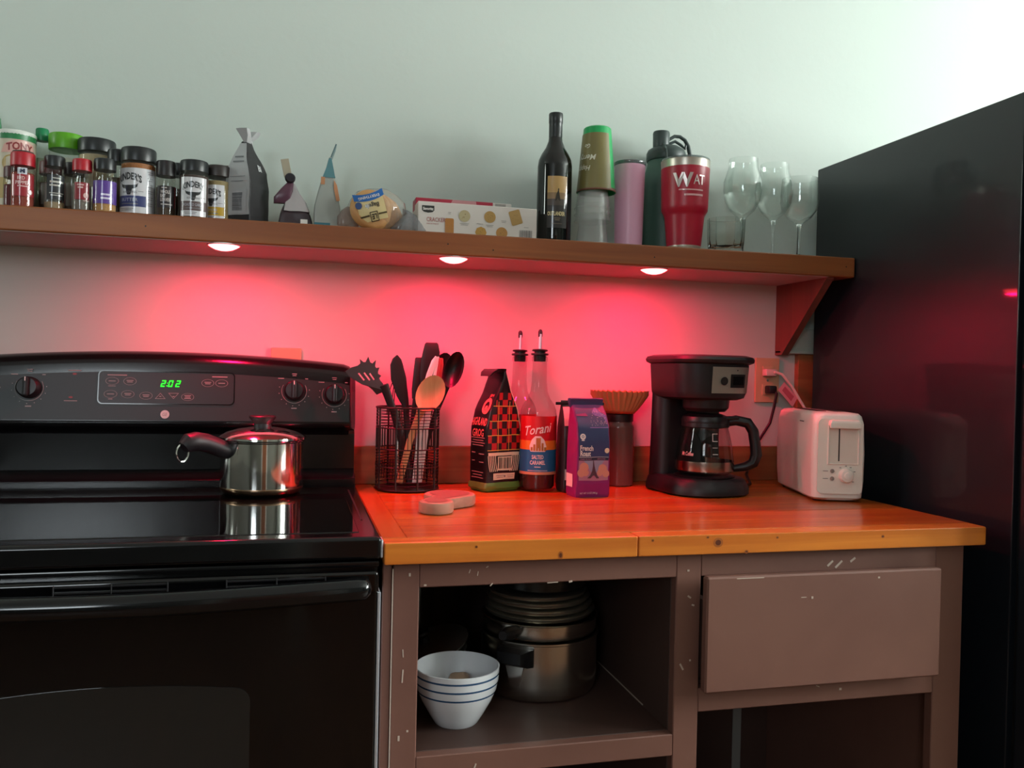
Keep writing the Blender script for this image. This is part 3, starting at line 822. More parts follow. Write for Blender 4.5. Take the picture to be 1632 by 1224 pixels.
# ladle and serving spoon on the right
t = utensil('ladle', 'black nylon ladle at the right rear of the wire basket', 'utensil', (.12, -.075, zb_))
t.wpart('ladle_bowl', spoon_bowl((.2040, -.095, 1.176), .0210, .041, .020, R(16), .0035), m_nylon)
t.wpart('handle', pathloft([(.197, -.072, 1.150), (.186, -.071, 1.120), (.17, -.072, 1.08), (.125, -.075, zb_+.006)], [(.008, .004), (.0065, .004), (.006, .005), (.006, .004)]), m_nylon)
t = utensil('serving_spoon', 'black nylon serving spoon tucked behind the metal tongs', 'utensil', (.115, -.052, zb_))
t.wpart('spoon_bowl', spoon_bowl((.1840, -.068, 1.178), .0215, .036, .008, R(14), .003), m_nylon)
t.wpart('handle', pathloft([(.178, -.058, 1.148), (.170, -.056, 1.12), (.158, -.055, 1.08), (.118, -.052, zb_+.006)], [(.008, .004), (.006, .004), (.006, .005), (.006, .004)]), m_nylon)
# metal tongs
m_tong = mat('tong_metal', '#dfe6e2', .3, metal=.3)
t = utensil('metal_tongs', 'steel tongs with a red grip behind the wooden spoon', 'utensil', (.12, -.105, zb_))
t.wpart('tong_arm', pathloft([(.163, -.115, 1.203), (.158, -.114, 1.192), (.148, -.112, 1.165), (.136, -.109, 1.12), (.122, -.104, zb_+.006)], [(.004, .0012), (.007, .0016), (.0065, .0018), (.006, .0018), (.006, .0018)]), m_tong)
t.wpart('tong_arm', pathloft([(.164, -.113, 1.203), (.165, -.112, 1.188), (.160, -.110, 1.155), (.15, -.106, 1.10), (.132, -.10, zb_+.006)], [(.004, .0012), (.005, .0016), (.0055, .0018), (.006, .0018), (.006, .0018)]), m_tong)
t.wpart('grip', pathloft([(.172, -.112, 1.200), (.172, -.111, 1.186), (.166, -.109, 1.14), (.160, -.107, 1.115)], [(.005, .004), (.0065, .005), (.0065, .005), (.006, .004)]), mat('red_grip', '#8c1a22', .4))
# whisk
t = utensil('wire_whisk', 'thin wire whisk loops rising at the left of the basket', 'utensil', (.09, -.06, zb_))
for ang in (0, 60, 120):
    ca, sa = math.cos(R(ang)), math.sin(R(ang))
    P = []
    for k in range(25):
        s = math.pi*k/24
        w_ = .021*math.sin(s)**.8*math.copysign(1, math.cos(s)) if 0 < k < 24 else 0
        P.append(Vector((.087+.024*math.sin(2*s)*.0+.0235*math.cos(s)*ca, -.065+.0235*math.cos(s)*sa, 1.075+.082*math.sin(s)**.9)))
    t.wpart('wire_loop', tube(P, .0011, 6), m_wire)
t.wpart('handle', pathloft([(.087, -.065, 1.085), (.09, -.064, 1.03), (.092, -.062, zb_+.006)], [(.010, .008), (.008, .008), (.006, .006)]), m_dullsteel)

# ------------------------------------------------------------------ wooden spoon rest
m_rest = wood('pale_carved_wood', '#a07a64', '#b48c74', 'x', .65, 6)
def rest_pts(grow=0):
    P = []
    for k in range(28):
        a = R(-55+285*k/27)
        P.append((.016+(.045+grow)*math.cos(a), .042+(.046+grow)*math.sin(a)))
    for k in range(20):
        a = R(140+265*k/19)
        P.append((-.012+(.027+grow)*math.cos(a), -.052+(.032+grow)*math.sin(a)))
    return P
g = curve2d([rest_pts()], .012, .005)
t = Thing('spoon_rest', (.140, -.350, CZ), 'pale carved wooden spoon rest lying in front of the wire basket', 'spoon rest', rz=R(-8))
body = t.part('rest_body', ([Vector((v.x, v.y, .011+v.z)) for v in g[0]], g[1]), m_rest)
g = curve2d([rest_pts(-.006)], .0)
t.part('hollow', ([Vector((v.x, v.y, .0226)) for v in g[0]], g[1]), mat('hollowed_wood', '#8c6654', .7, bump=(90, .4, .003)), body)

# ------------------------------------------------------------------ bags: sections (z, half width, half depth, dx, dy)
def sec_at(S, z):
    for a, b in zip(S, S[1:]):
        if a[0] <= z <= b[0]:
            f = (z-a[0])/(b[0]-a[0]) if b[0] > a[0] else 0
            return [a[i]+(b[i]-a[i])*f for i in range(5)]
    return list(S[-1] if z > S[-1][0] else S[0])
def refine(S, n=26):
    z0, z1 = S[0][0], S[-1][0]
    zs = sorted(set([z0+(z1-z0)*k/n for k in range(n+1)]+[s[0] for s in S]))
    return [sec_at(S, z) for z in zs]
def bag_geo(S, r=.006, amp=.0012, seed=1):
    rings = [rrect(max(s[1], .001), max(s[2], .001), min(r, s[1]*.8, s[2]*.8), s[0], s[3], s[4], 2, 6) for s in refine(S)]
    g = loft(rings)
    return wob(g, amp, 38, seed)
def bag_map(S, side, lift=.0012, amp=.0012, seed=1):
    from mathutils import noise
    sd = Vector((seed*3.1, seed*1.7, seed*2.3))
    def fn(u, v):
        s = sec_at(S, v)
        if side == 'front': p = Vector((s[3]+u, s[4]-s[2], v)); n = Vector((0, -1, 0))
        elif side == 'left': p = Vector((s[3]-s[1], s[4]-u, v)); n = Vector((-1, 0, 0))
        else: p = Vector((s[3]+s[1], s[4]+u, v)); n = Vector((1, 0, 0))
        return p+noise.noise_vector(p*38+sd)*amp+n*lift
    return fn

# ------------------------------------------------------------------ checked black coffee bag
m_bagblack = mat('black_foil_bag', '#171114', .33)
m_cream = mat('cream_print', '#e2d8b8', .5)
m_red = mat('tartan_red', '#b3161c', .45)
m_coral = mat('coral_print', '#e2726a', .5)
S = [(.0, .042, .027, 0, 0), (.006, .045, .030, 0, 0), (.05, .046, .031, 0, 0), (.14, .045, .031, 0, 0), (.175, .037, .031, 0, .0), (.215, .018, .030, .002, .0), (.245, .007, .029, .003, 0), (.262, .003, .027, .003, 0)]
t = Thing('coffee_bag', (.2965, -.112, CZ), 'black and red checked coffee bag with folded pointed top', 'bag', rz=R(24))
bag = t.part('bag_body', bag_geo(S, .004, .0010, 1), m_bagblack)
fmap = lambda l: bag_map(S, 'front', l, .0010, 1)
lmap = lambda l: bag_map(S, 'left', l, .0010, 1)
hw = lambda z: sec_at(S, z)[1]-.001
t.part('tartan_panel', mapped(grid(lambda a, b: ((-1+2*a)*hw(.085+.13*b), .085+.13*b, 0), 10, 20), fmap(.0010)), mat('tartan_black', '#1d1416', .45), bag)
n = 0
chk = []
for i in range(-3, 4):
    for j in range(8):
        if (i+j) % 2: continue
        u0, v0 = i*.0135-.00675, .090+j*.0155
        u1, v1 = u0+.0135, v0+.0155
        lim = hw(v1)-.001
        u0c, u1c = max(-lim, u0), min(lim, u1)
        if u1c-u0c > .003: chk.append(rect(u0c, u1c, v0, v1, 2, 2))
t.part('tartan_check', mapped(join(*chk), fmap(.0016)), m_red, bag)
ln = []
for v in (.090, .122, .153, .185):
    ln.append(rect(-hw(v), hw(v), v-.0008, v+.0008, 12, 1))
for u in (-.017, .012):
    zt_ = .195
    ln.append(rect(u-.0007, u+.0007, .088, zt_, 1, 16))
t.part('tartan_line', mapped(join(*ln), fmap(.0020)), mat('tartan_yellow', '#d9b24e', .5), bag)
t.part('edge_line', mapped(grid(lambda a, b: (hw(.13+.12*b)-.002+.002*a, .13+.12*b, 0), 1, 20), fmap(.0022)), m_cream, bag)
fr = [rect(-.042, .042, .078, .085, 10, 1)]
for k in range(5):
    for sg in (-1, 1):
        P = []
        u0 = sg*(.023+.0048*k)
        fr.append(grid(lambda a, b, u0=u0, sg=sg: (u0+.0022*(a-.5)+sg*(-.006*b*b), .078-.034*b+.0*a, 0), 1, 6))
t.part('fringe', mapped(join(*fr), fmap(.0016)), m_cream, bag)
t.part('barcode_label', mapped(rect(-.017, .021, .046, .076, 4, 3), fmap(.0022)), m_cream, bag)
bc = []
random.seed(5)
u = -.0145
while u < .018:
    w_ = random.choice((.0005, .0009, .0014)); bc.append(rect(u, u+w_, .050, .074, 1, 2)); u += w_+random.choice((.0006, .001, .0014))
t.part('barcode', mapped(join(*bc), fmap(.0027)), mat('black_print', '#1a1718', .5), bag)
t.part('info_label', mapped(rect(-.028, .030, .026, .040, 5, 2), fmap(.0020)), m_cream, bag)
t.part('info_print', mapped(join(bars(-.010, .033, .022, 2, .004, .001), bars(.018, .033, .018, 2, .004, .001), disc(.003, .033, .0025, 8)), fmap(.0025)), m_print, bag, smooth=0)
# lettering on the left face
t.part('lettering', mapped(join(off(text('HIGHLAND', .016, .054, shear=.1, bold=.02, arch=.002), .0, .150), off(text('GROG', .016, .042, shear=.1, bold=.02), .0, .127)), lmap(.0016)), m_coral, bag, smooth=0)
t.part('small_print', mapped(join(bars(.0, .108, .050, 4, .0055, .0017), bars(-.015, .075, .012, 2, .018, .002), bars(.014, .073, .02, 2, .018, .002), bars(0, .036, .042, 3, .006, .0016)), lmap(.0014)), mat('faded_print', '#a9857e', .6), bag, smooth=0)
t.part('round_emblem', mapped(join(ring2(.012, .185, .008, .0145, 24, 1.2), disc(.012, .181, .005, 14), off(text('JIM', .006, .014), .014, .207)), lmap(.0014)), m_coral, bag, smooth=0)
# folded top and green inner bag showing at the foot
t.part('folded_top', wob(loft([rrect(.004, .026, .002, .258, .003, 0, 2, 6), rrect(.005, .028, .002, .266, .000, -.002, 2, 6), rrect(.005, .026, .002, .266, -.012, -.002, 2, 6), rrect(.004, .022, .002, .258, -.026, -.004, 2, 6), rrect(.002, .016, .001, .249, -.034, -.006, 2, 6)]), .002, 40, 4), m_bagblack, bag)
t.part('green_base_fold', wob(loft([rrect(.043, .029, .004, .001, 0, 0, 2, 6), rrect(.0485, .0335, .004, .008, 0, 0, 2, 6), rrect(.0482, .0330, .004, .016, 0, 0, 2, 6), rrect(.046, .0312, .004, .020, 0, 0, 2, 6)]), .0016, 60, 6), mat('green_inner_bag', '#5f8a3a', .4), bag)

# ------------------------------------------------------------------ syrup bottles
m_syrglass = glass('syrup_bottle_glass', '#f0e8e8', 1.5)
m_syrup = mat('brown_syrup', '#4a2626', .25, spec=.5)
m_lab_red = mat('red_label', '#c01822', .4)
m_lab_org = mat('orange_label', '#e0862c', .4)
m_lab_blue = mat('blue_label', '#1f6fa0', .4)
m_lab_white = mat('white_label', '#e4e0da', .45)
m_gold = mat('gold_picture', '#a8742e', .5)
def syrup(x, y, label, clear_only=False):
    t = Thing('syrup_bottle', (x, y, CZ), label, 'bottle', 'syrup bottles with pourers')
    a = face(x, y)
    b = t.part('glass_body', lathe([(0, .0), (.036, 0), (.0395, .004), (.0405, .012), (.0405, .165), (.039, .178), (.034, .190), (.025, .203), (.019, .218), (.0165, .240), (.0155, .283), (.0175, .286), (.0175, .294), (.0145, .296), (.0135, .285)], 40, cap=False), m_syrglass)
    t.part('syrup', lathe([(0, .006), (.034, .006), (.0375, .012), (.0375, .040), (0, .041)], 32), m_syrup)
    pr = t.part('pourer_stopper', lathe([(0, .284), (.013, .284), (.013, .297), (.019, .298), (.0195, .300), (.019, .302), (.0125, .303), (.0125, .306), (.017, .307), (.0175, .309), (.016, .311), (.005, .312), (0, .312)], 24), m_blackplastic)
    t.part('pourer_spout', tube([(0, 0, .310), (0, -.001, .330), (0, -.002, .345)], [.0044, .0040, .0034], 10), m_alu, pr)
    t.part('pourer_cap', lathe([(0, .338), (.0046, .338), (.005, .342), (.005, .350), (.0035, .354), (0, .3555)], 12), m_blackplastic, pr)
    rr_ = .0409
    cm = lambda l: cyl(0, 0, rr_+l, a)
    lb = t.part('label', mapped(rect(-.060, .060, .112, .165, 24, 2), cm(0)), m_lab_red, smooth=60)
    t.part('label_band', mapped(rect(-.060, .060, .092, .112, 24, 1), cm(.0)), m_lab_org, lb, smooth=60)
    t.part('label_field', mapped(rect(-.060, .060, .044, .092, 24, 2), cm(.0)), m_lab_blue, lb, smooth=60)
    t.part('label_edge', mapped(rect(-.060, .060, .038, .044, 24, 1), cm(.0)), mat('tan_label', '#c99a72', .5), lb, smooth=60)
    t.part('brand_lettering', mapped(([Vector((v.x, v.y+.137+.16*v.x, 0)) for v in text('Torani', .020, .062, shear=.25, bold=.012)[0]], text('Torani', .020, .062, shear=.25, bold=.012)[1]), cm(.0006)), m_lab_white, lb, smooth=0)
    t.part('flavour_lettering', mapped(join(off(text('SALTED', .0085, .026, bold=.02), 0, .0765), off(text('CARAMEL', .0085, .034, bold=.02), 0, .0645), bars(0, .055, .014, 1, 0, .0014), bars(0, .047, .045, 1, 0, .001)), cm(.0006)), m_lab_white, lb, smooth=0)
    arch_ = [(-.017, .088), (.017, .088), (.019, .100), (.014, .114), (.006, .122), (-.006, .122), (-.014, .114), (-.019, .100)]
    t.part('label_picture', mapped(fillpoly(arch_), cm(.0005)), m_lab_white, lb, smooth=0)
    pic = [rect(-.016+.006*k, -.0115+.006*k, .090, .098+.003*((k*7) % 5), 1, 1) for k in range(6)]
    t.part('picture_houses', mapped(join(*pic, rect(-.004, .006, .096, .118, 1, 1)), cm(.001)), m_gold, lb, smooth=0)
    return t
syrup(.3905, -.126, 'caramel syrup bottle with red and blue label, in front of its twin')
syrup(.3665, -.0445, 'syrup bottle half hidden behind the checked coffee bag and its twin')

# ------------------------------------------------------------------ purple coffee bag and the dark bag behind it
m_purple = mat('purple_bag', '#86206c', .35)
m_navy = mat('navy_bag', '#33406c', .38)
m_lilac = mat('lilac_print', '#6a62a4', .45)
S2 = [(.0, .038, .026, 0, 0), (.006, .0395, .028, 0, 0), (.03, .039, .030, 0, 0), (.12, .038, .029, 0, 0), (.150, .038, .025, 0, .001), (.178, .038, .014, -.001, .006), (.195, .0375, .005, -.003, .010)]
t = Thing('coffee_bag', (.4745, -.222, CZ), 'purple and navy coffee bag with a tower picture', 'bag', rz=R(4))
bag = t.part('bag_body', bag_geo(S2, .005, .0010, 2), m_purple)
f2 = lambda l: bag_map(S2, 'front', l, .0010, 2)
t.part('navy_field', mapped(rect(-.034, .0345, .082, .185, 8, 14), f2(.0009)), m_navy, bag)
t.part('folded_top', wob(loft([rrect(.0375, .006, .002, .188, -.003, .010, 2, 6), rrect(.0385, .007, .003, .200, -.005, .010, 2, 6), rrect(.0385, .008, .003, .2055, -.005, .008, 2, 6), rrect(.038, .004, .002, .207, -.005, .008, 2, 6)]), .0012, 40, 3), m_navy, bag)
pts = [(.012, .150), (.030, .150), (.0335, .148), (.0335, .170), (.022, .176), (.010, .183), (.004, .176), (-.004, .150)]
t.part('lilac_triangle', mapped(curve2d([[(-.008, .146), (.0335, .146), (.0335, .172), (.012, .188), (.004, .180)]]), f2(.0015)), m_lilac, bag, smooth=0)
t.part('purple_corner', mapped(join(curve2d([[(-.034, .170), (-.008, .170), (-.012, .176), (-.034, .174)]]), curve2d([[(.020, .180), (.034, .172), (.034, .185), (.018, .186)]])), f2(.0019)), m_purple, bag, smooth=0)
t.part('photo_field', mapped(rect(-.034, .033, .036, .078, 8, 5), f2(.0009)), mat('photo_dusk', '#a87890', .5), bag)
t.part('photo_sky', mapped(curve2d([[(-.022, .078), (.024, .078), (.012, .062), (.004, .050), (-.004, .050), (-.012, .062)]]), f2(.0013)), mat('photo_sky', '#8d93ad', .5), bag, smooth=0)
t.part('photo_tree', mapped(join(disc(-.022, .064, .010, 14), disc(-.028, .052, .009, 14), disc(-.018, .052, .007, 12), disc(.020, .060, .010, 14), disc(.014, .052, .007, 12), disc(.028, .050, .008, 12)), f2(.0015)), mat('photo_blossom', '#c8907c', .5), bag, smooth=0)
tw = [(-.0018, .078), (-.0004, .078), (.001, .066), (.0035, .056), (.0075, .047), (.0125, .041), (.006, .041), (.001, .047), (-.0022, .047), (-.0075, .041), (-.0145, .041), (-.0085, .047), (-.0045, .056), (-.0025, .066)]
t.part('photo_tower', mapped(curve2d([tw]), f2(.0020)), mat('photo_tower', '#4d3846', .5), bag, smooth=0)
t.part('title_lettering', mapped(join(off(text('French', .0105, .030, bold=.03), -.0165, .104), off(text('Roast', .0105, .0245, bold=.03), -.019, .0925)), f2(.0016)), m_lab_white, bag, smooth=0)
t.part('strip', mapped(rect(-.034, .033, .0785, .0835, 8, 1), f2(.0014)), mat('dark_strip', '#2c2a40', .45), bag)
t.part('strip_lettering', mapped(join(off(text('DARK ROAST', .0026, .026), -.018, .081), off(text('GROUND', .0026, .018), .017, .081)), f2(.0019)), mat('pink_print', '#d08fae', .5), bag, smooth=0)
t.part('rule', mapped(rect(-.034, .033, .0845, .0853, 8, 1), f2(.0016)), m_lab_white, bag)
t.part('round_badge', mapped(join(ring2(-.025, .128, .0028, .0062, 20, 1), disc(-.025, .128, .0018, 8), disc(-.025, .1205, .004, 8, .0012)), f2(.0017)), m_lab_white, bag, smooth=0)
t.part('round_badge', mapped(join(disc(.029, .0985, .0055, 18)), f2(.0017)), m_cream, bag, smooth=0)
t.part('net_weight', mapped(off(text('NET WT 12 OZ (340 g)', .0035, .040), -.010, .009), f2(.0016)), m_lab_white, bag, smooth=0)
t.part('side_label', mapped(rect(-.022, .012, .020, .048, 4, 3), bag_map(S2, 'left', .001, .001, 2)), m_lab_white, bag)
dots = []
random.seed(2)
for k in range(60):
    u, v = random.uniform(-.004, .032), random.uniform(.150, .182)
    if u > (v-.146)*.35-.008: dots.append(disc(u, v, .0005, 5))
t.part('lilac_dots', mapped(join(*dots), f2(.0021)), m_lab_white, bag, smooth=0)
# dark bag behind
S3 = [(.0, .041, .026, 0, 0), (.006, .043, .029, 0, 0), (.12, .043, .030, 0, 0), (.16, .042, .022, 0, 0), (.192, .042, .005, 0, 0), (.200, .042, .0035, 0, 0)]
t = Thing('coffee_bag', (.4765, -.150, CZ), 'dark coffee bag with wire tie ends, behind the purple bag', 'bag')
bag = t.part('bag_body', bag_geo(S3, .005, .001, 5), mat('dark_green_bag', '#23282a', .4))
t.part('tin_tie', gbox(-.056, .056, -.0065, -.0035, .190, .1965, .001), m_blackplastic, bag)
t.part('side_label', mapped(rect(-.040, -.026, .028, .052, 2, 3), bag_map(S3, 'front', .0012, .001, 5)), m_lab_white, bag)
t.part('pink_label', mapped(rect(-.041, -.024, .145, .186, 2, 8), bag_map(S3, 'front', .0012, .001, 5)), mat('pink_label', '#d9a0a4', .5), bag)

# ------------------------------------------------------------------ canister with coffee filters on top
t = Thing('canister', (.606, -.060, CZ), 'dark ribbed glass canister behind the purple coffee bag', 'canister')
t.part('jar', lathe([(0, 0), (.033, 0), (.036, .003), (.036, .135), (.034, .142), (.031, .147), (.031, .150), (0, .150)], 36), mat('dark_smoked_jar', '#6a4a44', .22))
t.part('jar_lid', lathe([(0, .150), (.033, .150), (.0335, .153), (.0335, .166), (.031, .1685), (0, .1685)], 36), mat('dark_lid', '#221316', .4))
def fluted(r0, r1, z0, z1, amp, n=36, seg=216, nv=5):
    rings = []
    for j in range(nv+1):
        f = j/nv
        rr_ = r0+(r1-r0)*f**.85
        rings.append([Vector(((rr_+amp*f*math.sin(n*a))*math.sin(a), -(rr_+amp*f*math.sin(n*a))*math.cos(a), z0+(z1-z0)*f+.0015*f*math.sin(n*a))) for a in [2*math.pi*k/seg for k in range(seg)]])
    g = loft(rings, cap=False)
    g[1].append(list(range(seg))[::-1])
    return g
m_filter = mat('tan_filter_paper', '#c08a58', .8)
for k, lab in enumerate(('outermost tan fluted paper coffee filter resting on the dark canister', 'tan fluted coffee filter nested in another', 'topmost tan fluted coffee filter of the nested stack')):
    t = single('coffee_filter', ([v+Vector((.606, -.060, CZ+.1688+.004*k)) for v in fluted(.036-.001*k, .0655, 0, .044, .0040, 30)[0]], fluted(.036, .0655, 0, .044, .0040, 30)[1]), m_filter, lab, 'coffee filter', 'paper coffee filters on the canister', smooth=60)

# ------------------------------------------------------------------ coffee maker (front faces -y)
t = Thing('coffee_maker', (.750, -.165, CZ), 'black drip coffee maker with a steel control panel', 'coffee maker', rz=R(6))
def rr3(hx, y0, y1, r, z, rb=.016):
    P = []
    for (cx, cy, rr_, a0) in ((hx-r, y0+r, r, -90), (hx-rb, y1-rb, rb, 0), (-(hx-rb), y1-rb, rb, 90), (-(hx-r), y0+r, r, 180)):
        for k in range(10):
            a = R(a0+10*k); P.append(Vector((cx+rr_*math.cos(a), cy+rr_*math.sin(a), z)))
    return P
t.part('base', loft([rr3(.090, -.118, .060, .070, .0), rr3(.096, -.124, .062, .075, .004), rr3(.096, -.124, .062, .075, .016), rr3(.091, -.117, .061, .072, .030), rr3(.086, -.110, .059, .068, .036), rr3(.080, -.10, .057, .064, .038)]), m_satin)
t.part('warming_plate', lathe([(0, .038), (.066, .038), (.067, .040), (.063, .042), (0, .042)], 40, 0, -.040), m_blackplastic)
t.part('column', loft([rr3(.089, .012, .061, .030, .034), rr3(.087, .014, .061, .030, .10), rr3(.085, .014, .060, .03, .222)]), m_satin)
hd = t.part('head', loft([rr3(.072, -.090, .057, .05, .208), rr3(.083, -.102, .060, .055, .213), rr3(.087, -.106, .061, .058, .225), rr3(.091, -.110, .062, .060, .284), rr3(.090, -.109, .061, .060, .288)]), m_satin)
t.part('lid', loft([rr3(.091, -.110, .062, .060, .286), rr3(.100, -.120, .064, .066, .290), rr3(.102, -.122, .065, .068, .296), rr3(.099, -.118, .063, .066, .302), rr3(.086, -.104, .056, .056, .306), rr3(.05, -.06, .03, .04, .307)]), m_satin)
t.part('brew_basket', lathe([(0, .182), (.042, .182), (.050, .190), (.052, .209), (0, .209)], 36, 0, -.040), m_blackplastic)
def headmap(lift):
    def fn(u, v):
        f = (v-.225)/(.284-.225)
        hx, y0, r = .087+.004*f, -.106-.004*f, .058+.002*f
        s = hx-r
        if abs(u) <= s: return (u, y0-lift, v)
        sg = 1 if u > 0 else -1
        a = (abs(u)-s)/r
        return (sg*(s+(r+lift)*math.sin(a)), y0+r-(r+lift)*math.cos(a), v)
    return fn
pn = t.part('control_panel', mapped(grid(lambda a, b: (-.030+.108*a, .2235+.057*b, 0), 28, 4), headmap(.0012)), m_brushed, hd, smooth=60)
t.part('screen_bezel', mapped(grid(lambda a, b: (.016+.040*a, .2360+.029*b, 0), 10, 3), headmap(.0022)), mat('dark_screen_bezel', '#1c1a1b', .3), pn, smooth=60)
t.part('screen', mapped(grid(lambda a, b: (.022+.028*a, .2420+.018*b, 0), 8, 2), headmap(.0028)), mat('dark_lcd', '#0c0d0e', .12), pn, smooth=60)
t.part('brew_button', mapped(disc(.000, .2500, .0088, 20), headmap(.0024)), mat('button_dark', '#2a2725', .35), pn, smooth=0)
t.part('brew_button_ring', mapped(ring2(.000, .2500, .0075, .0090, 24), headmap(.0028)), m_blackplastic, pn, smooth=0)
t.part('panel_light', mapped(disc(.032, .2735, .0016, 8), headmap(.0024)), m_blackplastic, pn, smooth=0)
# carafe
t = Thing('coffee_carafe', (.750+.040*math.sin(R(6)), -.165-.040*math.cos(R(6)), CZ+.0425), 'glass coffee carafe with black handle standing on the warming plate', 'carafe', rz=R(6))
cp = [(0, .001), (.052, .001), (.060, .006), (.0635, .018), (.0635, .032), (.060, .060), (.054, .090), (.049, .108), (.048, .116)]
gl = t.part('glass_body', lathe(cp, 48, cap=False), glass('carafe_glass', '#dfe2e0', 1.5))
t.part('base_band', lathe([(.0642, .010), (.0645, .014), (.0645, .028), (.0642, .031)], 48, cap=False), mat('band_metal', '#9a8478', .25, metal=1.0), gl)
t.part('carafe_lid', lathe([(.0485, .113), (.052, .114), (.053, .120), (.050, .128), (.036, .134), (0, .135)], 40), m_blackplastic)
t.part('collar', lathe([(.0500, .104), (.0525, .106), (.0520, .117), (.0495, .117)], 40, cap=False), m_blackplastic, gl)
ca, sa = math.cos(R(-28)), math.sin(R(-28))
def hq(s, z): return Vector((s*ca, s*sa, z))
rings = []
hpts = [(.040, .116, .014), (.066, .121, .015), (.092, .116, .016), (.104, .098, .016), (.109, .070, .016), (.112, .046, .017), (.106, .028, .016), (.090, .019, .014), (.062, .014, .010)]
for i, (s, z, r_) in enumerate(hpts):
    a, b = hpts[max(i-1, 0)], hpts[min(i+1, len(hpts)-1)]
    tx, tz = b[0]-a[0], b[1]-a[1]
    l = math.hypot(tx, tz); nx, nz = -tz/l, tx/l
    rings.append([hq(s+nx*r_*.75*math.cos(q), z+nz*r_*.75*math.cos(q))+Vector((-sa, ca, 0))*r_*.85*math.sin(q) for q in [2*math.pi*k/12 for k in range(12)]])
t.part('handle', loft(rings), m_blackplastic)
t.part('spout_tab', gbox(.02, .06, -.045, -.015, .122, .130, .004), m_blackplastic)
rf = lambda v: (.0635 if v < .032 else .0635-(v-.032)*.155)+.0006
am = face(.745, -.2)-R(6)
t.part('measure_marks', mapped(join(*[rect(.002, .014, z, z+.0012, 4, 1) for z in (.048, .062, .076, .092)], rect(.002, .0032, .076, .092, 1, 4)), cyl(0, 0, rf, am+.25)), m_printwhite, gl, smooth=0)
t.part('lettering', mapped(off(text('Mr.Coffee', .0085, .030, shear=.15, bold=.02), -.024, .048), cyl(0, 0, rf, am-.25)), mat('pinkish_print', '#d8b4b0', .5), gl, smooth=0)
# its cord on the worktop
single('extension_lead', tube([(.835, -.03, CZ+.02), (.86, -.05, CZ+.006), (.885, -.09, CZ+.0045), (.90, -.13, CZ+.0045), (.93, -.10, CZ+.0045), (.95, -.045, CZ+.02), (.985, -.016, CZ+.08), (1.028, -.018, 1.06), (1.036, -.022, 1.10), (1.040, -.026, 1.135), (1.036, -.020, 1.143)], .0035, 8), m_blackplastic, 'black power cord running from the coffee maker up to the outlet', 'cord')
single('power_plug', gbox(1.020, 1.042, -.026, .0, 1.134, 1.154, .004), m_blackplastic, 'small black plug in the lower socket of the wall outlet', 'plug')

# ------------------------------------------------------------------ toaster (front end faces -y)
m_toast = mat('white_toaster_plastic', '#f2eee4', .3)
m_toast2 = mat('white_toaster_end', '#f2eee2', .35)
m_slot = mat('toaster_slot', '#241c1a', .6)
t = Thing('toaster', (1.0215, -.233, CZ), 'white two-slice toaster between the coffee maker and the refrigerator', 'toaster', rz=R(-16))
hx, hy = .056, .143
rings = [rrect(.047, .134, .016, .0035, 0, 0, 4, 6), rrect(.053, .140, .018, .009, 0, 0, 4, 6), rrect(.0555, hy, .018, .045, 0, 0, 4, 6), rrect(.0565, hy, .018, .10, 0, 0, 4, 6), rrect(.0545, hy-.002, .018, .165, 0, 0, 4, 6), rrect(.051, hy-.006, .018, .181, 0, 0, 4, 6), rrect(.045, hy-.012, .016, .187, 0, 0, 4, 6), rrect(.030, hy-.03, .012, .189, 0, 0, 4, 6)]
tb = t.part('shell', loft(rings), m_toast, smooth=40)
for x in (-.019, .019):
    t.part('bread_slot', gbox(x-.011, x+.011, -.075, .085, .180, .1902, .001), m_slot, tb)
for (x, y) in ((-.035, -.11), (.035, -.11), (-.035, .11), (.035, .11)):
    t.part('foot', lathe([(0, 0), (.010, 0), (.011, .004), (0, .004)], 12, x, y), m_blackplastic)
ep = t.part('end_panel', loft([[Vector((p.x, p.z, p.y)) for p in rrect(.047, .079, .010, z, 0, .097, 4, 2)][::-1] for z in (-.1445, -.1415)]), m_toast2)
fr_ = []
rec0, rec1, rz0, rz1 = -.024, .036, .083, .168
t.part('lever_recess', gbox(rec0, rec1, -0.1452, -0.1435, rz0, rz1, .0006, 1), mat('recess_plastic', '#e6e1d4', .4), ep)
t.part('recess_rim', join(gbox(rec0-.003, rec0, -0.1470, -0.1440, rz0-.003, rz1, .0008, 1), gbox(rec1, rec1+.003, -0.1470, -0.1440, rz0-.003, rz1, .0008, 1), gbox(rec0, rec1, -0.1470, -0.1440, rz0-.003, rz0, .0008, 1)), m_toast2, ep)
t.part('lever_track', gbox(-.0045, -.0020, -0.1456, -0.1445, .087, .160), m_slot, ep)
t.part('lever', gbox(-.027, .038, -0.1590, -0.1440, .160, .174, .005, 3), m_toast2, ep)
t.part('lever_lip', gbox(-.027, .038, -0.1600, -0.1540, .156, .170, .003, 2), m_toast2, ep)
kn = t.part('browning_knob', xf(lathe([(0, 0), (.0155, 0), (.015, .008), (.0125, .013), (.008, .014), (0, .014)], 28), (.012, -0.1440, .057), (R(90), 0, 0)), m_toast2)
t.part('knob_cap', xf(lathe([(0, .0139), (.0075, .0139), (.007, .0155), (0, .016)], 20), (.012, -0.1440, .057), (R(90), 0, 0)), m_toast, kn)
for z in (.066, .050):
    t.part('button', xf(lathe([(0, 0), (.0046, 0), (.004, .003), (0, .0036)], 16), (-.016, -0.1440, z), (R(90), 0, 0)), mat('grey_button', '#8f8b84', .4), ep)
    t.part('button_print', mapped(bars(-.030, z, .011, 1, 0, .0014), wallmap(-0.1453)), m_print, ep, smooth=0)
